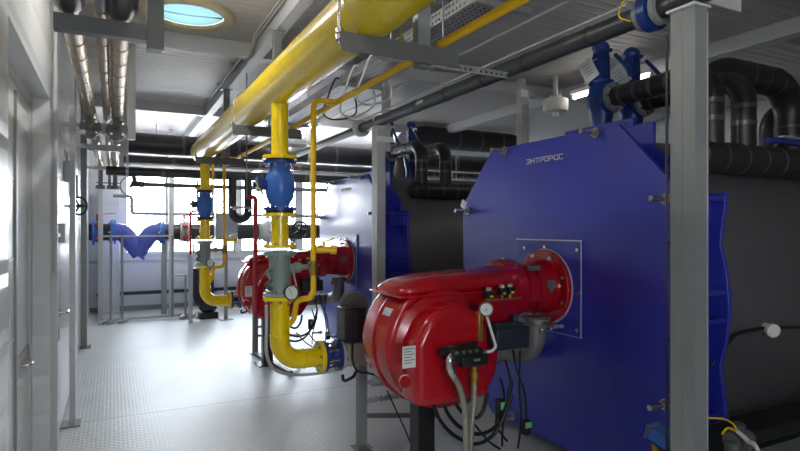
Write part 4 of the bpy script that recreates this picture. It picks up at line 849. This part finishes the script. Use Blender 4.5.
cr = thing('curved_roof_duct', 'fat black pipe bending down under the ceiling behind the farther boiler', 'pipe', (5.8, 8.6, 2.4))
m = MB(); m.tube([(4.6, 8.9, 2.36), (4.6, 8.9, 3.36), (7.4, 8.9, 3.37), (7.4, 8.9, 0)], .20, .45, 28, 12); m.m = 1; bands(m, (5.2, 8.9, 3.363), (1, 0, .0035), 1.9, .20, .5, .05); obj('pipe', m, [RUB, TAPE], cr)
# strainer line
SY = 12.0
sz = aY(134, 232, SY).z; sr_ = .16
sl = thing('main_return_pipe', 'thick dark pipe crossing in front of the windows, holding the blue strainer', 'pipe', (2, SY, sz - sr_))
xa, xb_ = aY(115, 232, SY).x, aY(160, 232, SY).x
m = MB(); m.cyl((WX + .02, SY, sz), (xa - .055, SY, sz), sr_, seg=28); m.cyl((xb_ + .055, SY, sz), (7.6, SY, sz), sr_, seg=28); m.m = 1; m.lathe((aY(183, 232, SY).x, SY, sz), (1, 0, 0), [(0, sr_), (0, sr_ * 1.3), (.05, sr_ * 1.3), (.05, sr_)], caps=False); obj('pipe', m, [RUB, GRY], sl)
for x in (.9, 3.5, 6.0):
    m = MB(); m.box(x - .05, x + .05, SY - .04, SY + .04, 0, sz - sr_ - .0); m.box(x - .09, x + .09, SY - .1, SY + .1, sz - sr_ - .02, sz - sr_ + .012); obj('stand_leg', m, GRY, sl)
ys = thing('y_strainer', 'violet-blue V-shaped strainer in the thick pipe below the window', 'strainer', ((xa + xb_) / 2, SY, sz - .5))
m = MB(); xm = (xa + xb_) / 2
m.tube([(xa - .02, SY, sz), (xa + .14, SY, sz), (xm + .05, SY, sz - .42)], .165, .15, 24); m.tube([(xb_ + .02, SY, sz), (xb_ - .14, SY, sz), (xm - .05, SY, sz - .42)], .165, .15, 24); obj('body', m, PUR, ys)
m = MB(); ax = Vector((-.62, 0, -.78)); m.lathe((xm + .05, SY, sz - .33), ax, [(0, .15), (.10, .15), (.10, .19), (.14, .19), (.14, .0)], 24, caps=False); obj('screen_cover', m, PUR, ys)
for x in (xa - .03, xb_ + .03):
    m = MB(); m.lathe((x - .045, SY, sz), (1, 0, 0), [(0, .15), (0, .23), (.035, .23), (.035, .17), (.055, .17), (.055, .23), (.09, .23), (.09, .15)], 28, caps=False); fl = obj('flange', m, VBLU, ys)
    hexbolts(fl, (x - .045, SY, sz), (-1, 0, 0), .2, 6, .018, .03)
def small_valve(name, label, x, y, z, s_, m1, m2):
    t = thing(name, label, 'valve', (x, y, z - .24 * s_))
    m = MB(); m.lathe((x - .09 * s_, y, z), (1, 0, 0), [(0, .17), (0, .24 * s_), (.04, .24 * s_), (.04, .19 * s_), (.14 * s_, .19 * s_), (.14 * s_, .24 * s_), (.18 * s_, .24 * s_), (.18 * s_, .17)], 28, caps=False); obj('body', m, m1, t)
    m = MB()
    for dz in (.12, -.12): m.cyl((x - .05 * s_, y - .22 * s_, z + dz * s_), (x + .05 * s_, y - .22 * s_, z + dz * s_), .03)
    obj('bolt', m, m2, t)
    m = MB(); m.cyl((x, y, z + .2 * s_), (x, y, z + .34 * s_), .025); m.bar((x + .02, y, z + .33 * s_), (x + .3 * s_, y - .05, z + .36 * s_), .03, .012); obj('lever', m, m2, t)
    return t
small_valve('flanged_valve', 'blue and red flanged valve at the left end of the thick pipe', -.255, SY, sz, 1, VBLU, RED2)
small_valve('window_valve', 'small grey and red valve on the thick pipe right of the strainer', aY(184, 232, SY).x, SY, sz, .95, CAST, RED2)
def handwheel(name, label, c, ax, R, r, mt, spokes=5, back=.12):
    t = thing(name, label, 'handwheel', c); c = V(c); x, y, z = basis(ax)
    m = MB(); m.ring(c, ax, R, r, 32, 8); obj('rim', m, mt, t)
    m = MB()
    for j in range(spokes): a = j * 2 * PI / spokes; m.cyl(c, c + (x * math.cos(a) + y * math.sin(a)) * R, r * .8, seg=8)
    m.cyl(c - z * .02, c + z * .03, R * .18); obj('spokes', m, mt, t)
    m = MB(); m.cyl(c, c - z * back, R * .09 + .006); obj('stem', m, mt, t); return t
handwheel('handwheel', 'thin-rimmed round handwheel on the pipe before the left window', aY(131, 186, 9.72), (0, -1, 0), .15, .009, DGR, 3, .2)
handwheel('handwheel', 'black handwheel at the far left by the wall', (-.295, 6.3, aY(84, 206, 6.3).z), (1, -1.2, 0), .085, .010, BLK, 3, .17)
handwheel('handwheel', 'black spoked handwheel right of the near yellow spool', aY(300, 230, 11.6), (-.1, -1, 0), .175, .022, BLK, 5, .3)
hv = thing('gate_valve', 'grey gate valve on the thick pipe behind the near yellow spool', 'valve', aY(268, 232, 11.5))
p = aY(268, 230, SY); m = MB(); m.lathe((p.x - .22, SY, sz), (1, 0, 0), [(0, .20), (.05, .20), (.08, .17), (.2, .25), (.3, .25), (.4, .17), (.44, .2), (.48, .2)], 24); m.cyl((p.x, SY, sz), (p.x, SY - .4, sz), .05); obj('body', m, CAST, hv)
# grey tube frame before the windows
fr = thing('tube_frame', 'light grey tube frame standing on the floor below the blue strainer', 'frame', (.5, 11.2, 0))
FYp = 11.3
def fx(px): return aY(px, 300, FYp).x
m = MB(); zt = aY(140, 236, FYp).z
m.bar((fx(103), FYp, zt), (fx(172), FYp, zt), .035, .035); obj('top_rail', m, LGR, fr)
m = MB(); m.bar((fx(103), FYp, .06), (fx(196), FYp, .06), .05, .05); obj('floor_rail', m, LGR, fr)
for px in (111, 122, 172): m = MB(); m.cyl((fx(px), FYp - .1, .05), (fx(px), FYp - .1, zt), .022); m.cyl((fx(px), FYp - .1, zt), (fx(px), FYp, zt), .015); obj('upright', m, GRY, fr)
for px in (185, 191): m = MB(); m.cyl((fx(px), FYp - .1, .05), (fx(px), FYp - .1, aY(180, 275, FYp).z), .02); obj('upright', m, GRY, fr)
m = MB(); m.bar((fx(166), FYp - .1, aY(180, 275, FYp).z), (fx(205), FYp - .1, aY(180, 275, FYp).z), .03, .03); obj('short_rail', m, LGR, fr)
for px in (103, 111, 122, 182, 190, 199): m = MB(); m.bar((fx(px) - .04, FYp - .22, .03), (fx(px) + .06, FYp - .02, .05), .06, .05, .01); obj('foot_clamp', m, LGR, fr)
for px, y, lab in ((100.5, 11.6, 'pale steel upright beside the left end of the tube frame'), (171, 11.6, 'pale steel upright in front of the windows, right of the blue strainer')):
    x = aY(px, 300, y).x; t = thing('steel_upright', lab, 'post', (x, y, 0)); m = MB(); m.box(x - .04, x + .04, y - .04, y + .04, .01, CZ - .0 if px > 150 else 2.45); obj('post', m, LGR, t)
    m = MB(); m.box(x - .09, x + .09, y - .08, y + .08, 0, .01); obj('foot_plate', m, LGR, t)
wr = xpipe('low_wall_pipe', 'thin black pipe running low along the back wall', -.3, 6, BY - .1, .36, .035, BLK, hang=())
for x in (0, 2, 4): m = MB(); m.box(x - .02, x + .02, BY - .1, BY - .002, .30, .33); obj('bracket', m, GRY, wr)
# white wall cabinet column at left of the windows
wp = tag(obj('corner_cabinet', MB().box(-.2, .12, 12.5, 12.7, 0, 2.5, .01), WDOOR, at=(-.04, 12.6, 0)), 'tall pale cabinet in the back left corner beside the window', 'cabinet')
# black U-shaped pipe behind the gas drops
ub = thing('u_bend_pipe', 'black insulated U-shaped pipe hanging between the two gas drops', 'pipe', aY(240, 225, 9.9))
a = aY(232.5, 200, 9.9).x; b = aY(248, 200, 9.9).x; zb_ = aY(240, 219, 9.9).z
m = MB(); m.tube([(a, 9.9, 2.55), (a, 9.9, zb_), (b, 9.9, zb_), (b, 9.9, 2.55)], .072, .125, 20, 10); obj('pipe', m, RUB, ub)
m = MB(); m.tube([((a + b) / 2 - .18, 9.78, 2.05), (b, 9.78, 2.05), (b, 9.78, 1.98)], .018, .02); m.cyl((a - .02, 9.8, 2.04), (a + .05, 9.8, 2.04), .035); obj('tap', m, STEEL, ub)
x = aY(255.5, 250, 6.44).x
rp_ = thing('red_riser_pipe', 'thin dull red vertical pipe in front of the far red burner', 'pipe', (x, 6.44, .7))
m = MB(); m.tube([(x - .10, 6.44, 2.05), (x, 6.44, 2.05), (x, 6.44, .72), (x + .06, 6.60, .72)], .024, .03); obj('pipe', m, RED2, rp_)
m = MB(); m.cyl((x - .10, 6.44, 2.05), (x - .10, 6.44, CZ), .008); obj('hanger', m, GRY, rp_)
rp2 = thing('red_standpipe', 'thin red vertical pipe just left of the far gas drop', 'pipe', aY(190.5, 260, 10.6))
x = aY(190.5, 250, 10.6).x
m = MB(); m.tube([(x, 10.6, 1.22), (x, 10.6, 2.0), (x + .12, 10.6, 2.0), (x + .12, 10.6, 2.55)], .02, .04); m.cyl((x + .05, 10.6, 1.26), (x + .05, 10.6, 1.42), .016); obj('pipe', m, RED, rp2)
m = MB(); m.cyl((x, 10.6, 0), (x, 10.6, 1.22), .04); obj('base', m, LGR, rp2)
yv = thing('thin_vent_pipe', 'thin yellow vertical pipe between the two far gas pipes', 'pipe', aY(213, 215, 7.9))
x = aY(213, 200, 7.72).x
m = MB(); m.tube([(1.43, 7.58, 2.60), (x, 7.6, 2.60), (x, 7.72, 2.58), (x, 7.72, 1.83)], .016, .04); obj('pipe', m, YEL2, yv)
m = MB(); m.cyl((x, 7.72, 1.81), (x, 7.72, 1.87), .024); m.bar((GX + .05, 7.62, 1.90), (x, 7.72, 1.90), .02, .012); obj('end_cap', m, YEL, yv)
cb = thing('control_cabinet', 'light grey electrical cabinet behind the far gas drop', 'cabinet', aY(227, 240, 10.6))
a = aY(216, 240, 10.6); b = aY(238, 213, 10.6)
m = MB(); m.box(a.x, b.x, 10.6, 10.8, a.z, b.z, .008); obj('case', m, SAGE, cb)
m = MB(); m.box(a.x + .02, b.x - .02, 10.588, 10.6, a.z + .02, b.z - .02, .003); obj('door', m, LGR, cb)
m = MB(); m.box((a.x + b.x) / 2 - .03, (a.x + b.x) / 2 + .03, 10.7, 10.76, 0, a.z); m.box((a.x + b.x) / 2 - .12, (a.x + b.x) / 2 + .12, 10.63, 10.83, 0, .012); obj('stand', m, GRY, cb)
pm = thing('circulation_pump', 'black pump with upright motor on the floor behind the far yellow elbow', 'pump', aZ(208, 318, 0))
q = aZ(208, 318, 0); x, y = q.x, q.y
m = MB(); m.lathe((x, y, .12), (0, 0, 1), [(0, .10), (.05, .16), (.2, .16), (.26, .10), (.36, .10)], 24); m.tube([(x, y, .25), (x - .18, y, .34), (x - .18, y, .95)], .09, .12, 20); obj('casing', m, BLK, pm)
m = MB(); m.lathe((x, y, .48), (0, 0, 1), [(0, .11), (.3, .11), (.34, .08)], 24); obj('motor', m, BLK, pm)
m = MB(); m.box(x - .17, x + .17, y - .12, y + .12, 0, .12, .01); obj('base', m, BLK, pm)

# ------------------------------------------------------------------ lamps
pl = thing('pendant_lamp', 'white drum-shaped lamp hanging from the ceiling behind the nearest boiler', 'lamp', (4.93, 5.35, 3.1))
m = MB(); m.lathe((4.93, 5.35, 3.10), (0, 0, 1), [(.05, .0), (.05, .09), (.06, .145), (.10, .155), (.20, .155), (.22, .12), (.225, 0)], 32, caps=False); obj('shade', m, WHT, pl)
m = MB(); m.lathe((4.93, 5.35, 3.09), (0, 0, 1), [(0, .03), (.01, .045), (.06, .045)], 20); obj('knob', m, WHT, pl)
m = MB(); m.lathe((4.93, 5.35, 3.32), (0, 0, 1), [(0, .07), (.04, .07), (.045, .03), (CZ - 3.32, .03)], 20); obj('stem', m, LGR, pl)
def luminaire(x, y0, y1, label, z=3.36, tube=TUBE, along_x=False):
    t = thing('strip_light', label, 'ceiling light', (x, (y0 + y1) / 2, z) if not along_x else ((y0 + y1) / 2, x, z), 'strip lights under the ceiling')
    def part(name, mb, mt):
        if along_x:
            for v in mb.bm.verts: v.co = Vector((v.co.y, v.co.x, v.co.z))
            bmesh.ops.reverse_faces(mb.bm, faces=mb.bm.faces)
        return obj(name, mb, mt, t)
    m = MB(); m.box(x - .06, x + .06, y0, y1, z + .03, z + .08, .01); part('housing', m, WHT)
    m = MB(); m.cyl((x, y0 + .03, z), (x, y1 - .03, z), .022, seg=14); part('tube', m, tube)
    for a, b in ((y0, y0 + .03), (y1 - .03, y1)): m = MB(); m.box(x - .03, x + .03, a, b, z - .03, z + .03); part('end_holder', m, WHT)
    for a in (y0 + .2, y1 - .2): m = MB(); m.cyl((x, a, z + .08), (x, a, CZ), .006); part('hanger', m, GALV)
    return t
luminaire(11.1, .5, 1.9, 'added strip light lighting the back wall, hidden behind the fattest black overhead pipe', z=3.2, along_x=True)  # added lamp, hidden by the pipe, brightens the back wall
luminaire(5.22, 4.15, 5.35, 'lit strip light beyond the nearest boiler, behind the blue valve', tube=TUBE2)
luminaire(.28, 3.3, 4.5, 'lit strip light above the foil-clad pipes at top left')
luminaire(2.9, 8.6, 9.8, 'lit strip light over the farther boiler')
luminaire(.45, -1.2, 0.6, 'added unseen strip light over the near end of the aisle')  # added lamp out of view, gives light from the camera side

# ------------------------------------------------------------------ daylight
wd = bpy.data.worlds.new('sky'); S.world = wd; wd.use_nodes = True
N = wd.node_tree.nodes; L = wd.node_tree.links; bg = N['Background']
tcw = N.new('ShaderNodeTexCoord'); sp = N.new('ShaderNodeSeparateXYZ'); L.new(tcw.outputs['Generated'], sp.inputs[0])
rw = N.new('ShaderNodeValToRGB'); rw.color_ramp.elements[0].position = .45; rw.color_ramp.elements[0].color = (.93, .95, .97, 1); rw.color_ramp.elements[1].position = .8; rw.color_ramp.elements[1].color = (.82, .92, 1, 1)
ad = N.new('ShaderNodeMath'); ad.operation = 'MULTIPLY_ADD'; ad.inputs[1].default_value = .5; ad.inputs[2].default_value = .5; L.new(sp.outputs[2], ad.inputs[0]); L.new(ad.outputs[0], rw.inputs[0]); L.new(rw.outputs[0], bg.inputs[0])
bg.inputs[1].default_value = 17.0
for i, (a, b) in enumerate(wins):
    li = bpy.data.lights.new('window_portal', 'AREA'); li.shape = 'RECTANGLE'; li.size = b - a; li.size_y = wz1 - wz0; li.cycles.is_portal = True
    lo = bpy.data.objects.new('window_portal', li); C.objects.link(lo); lo.location = ((a + b) / 2, BY + .1, (wz0 + wz1) / 2); lo.rotation_euler = (-PI / 2, 0, 0)
li = bpy.data.lights.new('window_portal', 'AREA'); li.shape = 'RECTANGLE'; li.size = fill_win[1] - fill_win[0]; li.size_y = fill_win[3] - fill_win[2]; li.cycles.is_portal = True
lo = bpy.data.objects.new('window_portal', li); C.objects.link(lo); lo.location = ((fill_win[0] + fill_win[1]) / 2, FY - .15, (fill_win[2] + fill_win[3]) / 2); lo.rotation_euler = (PI / 2, 0, 0)
li = bpy.data.lights.new('skylight_portal', 'AREA'); li.shape = 'DISK'; li.size = .6; li.cycles.is_portal = True
lo = bpy.data.objects.new('skylight_portal', li); C.objects.link(lo); lo.location = (SKX, SKY, CZ + .11)

vs_ = S.view_settings; S.display_settings.display_device = 'sRGB'
vs_.view_transform = 'Standard'; vs_.look = 'None'; vs_.gamma = 1; vs_.use_curve_mapping = False; vs_.exposure = .8
S.cycles.use_denoising = True; S.cycles.max_bounces = 8; S.cycles.transparent_max_bounces = 24; S.cycles.sample_clamp_indirect = 6
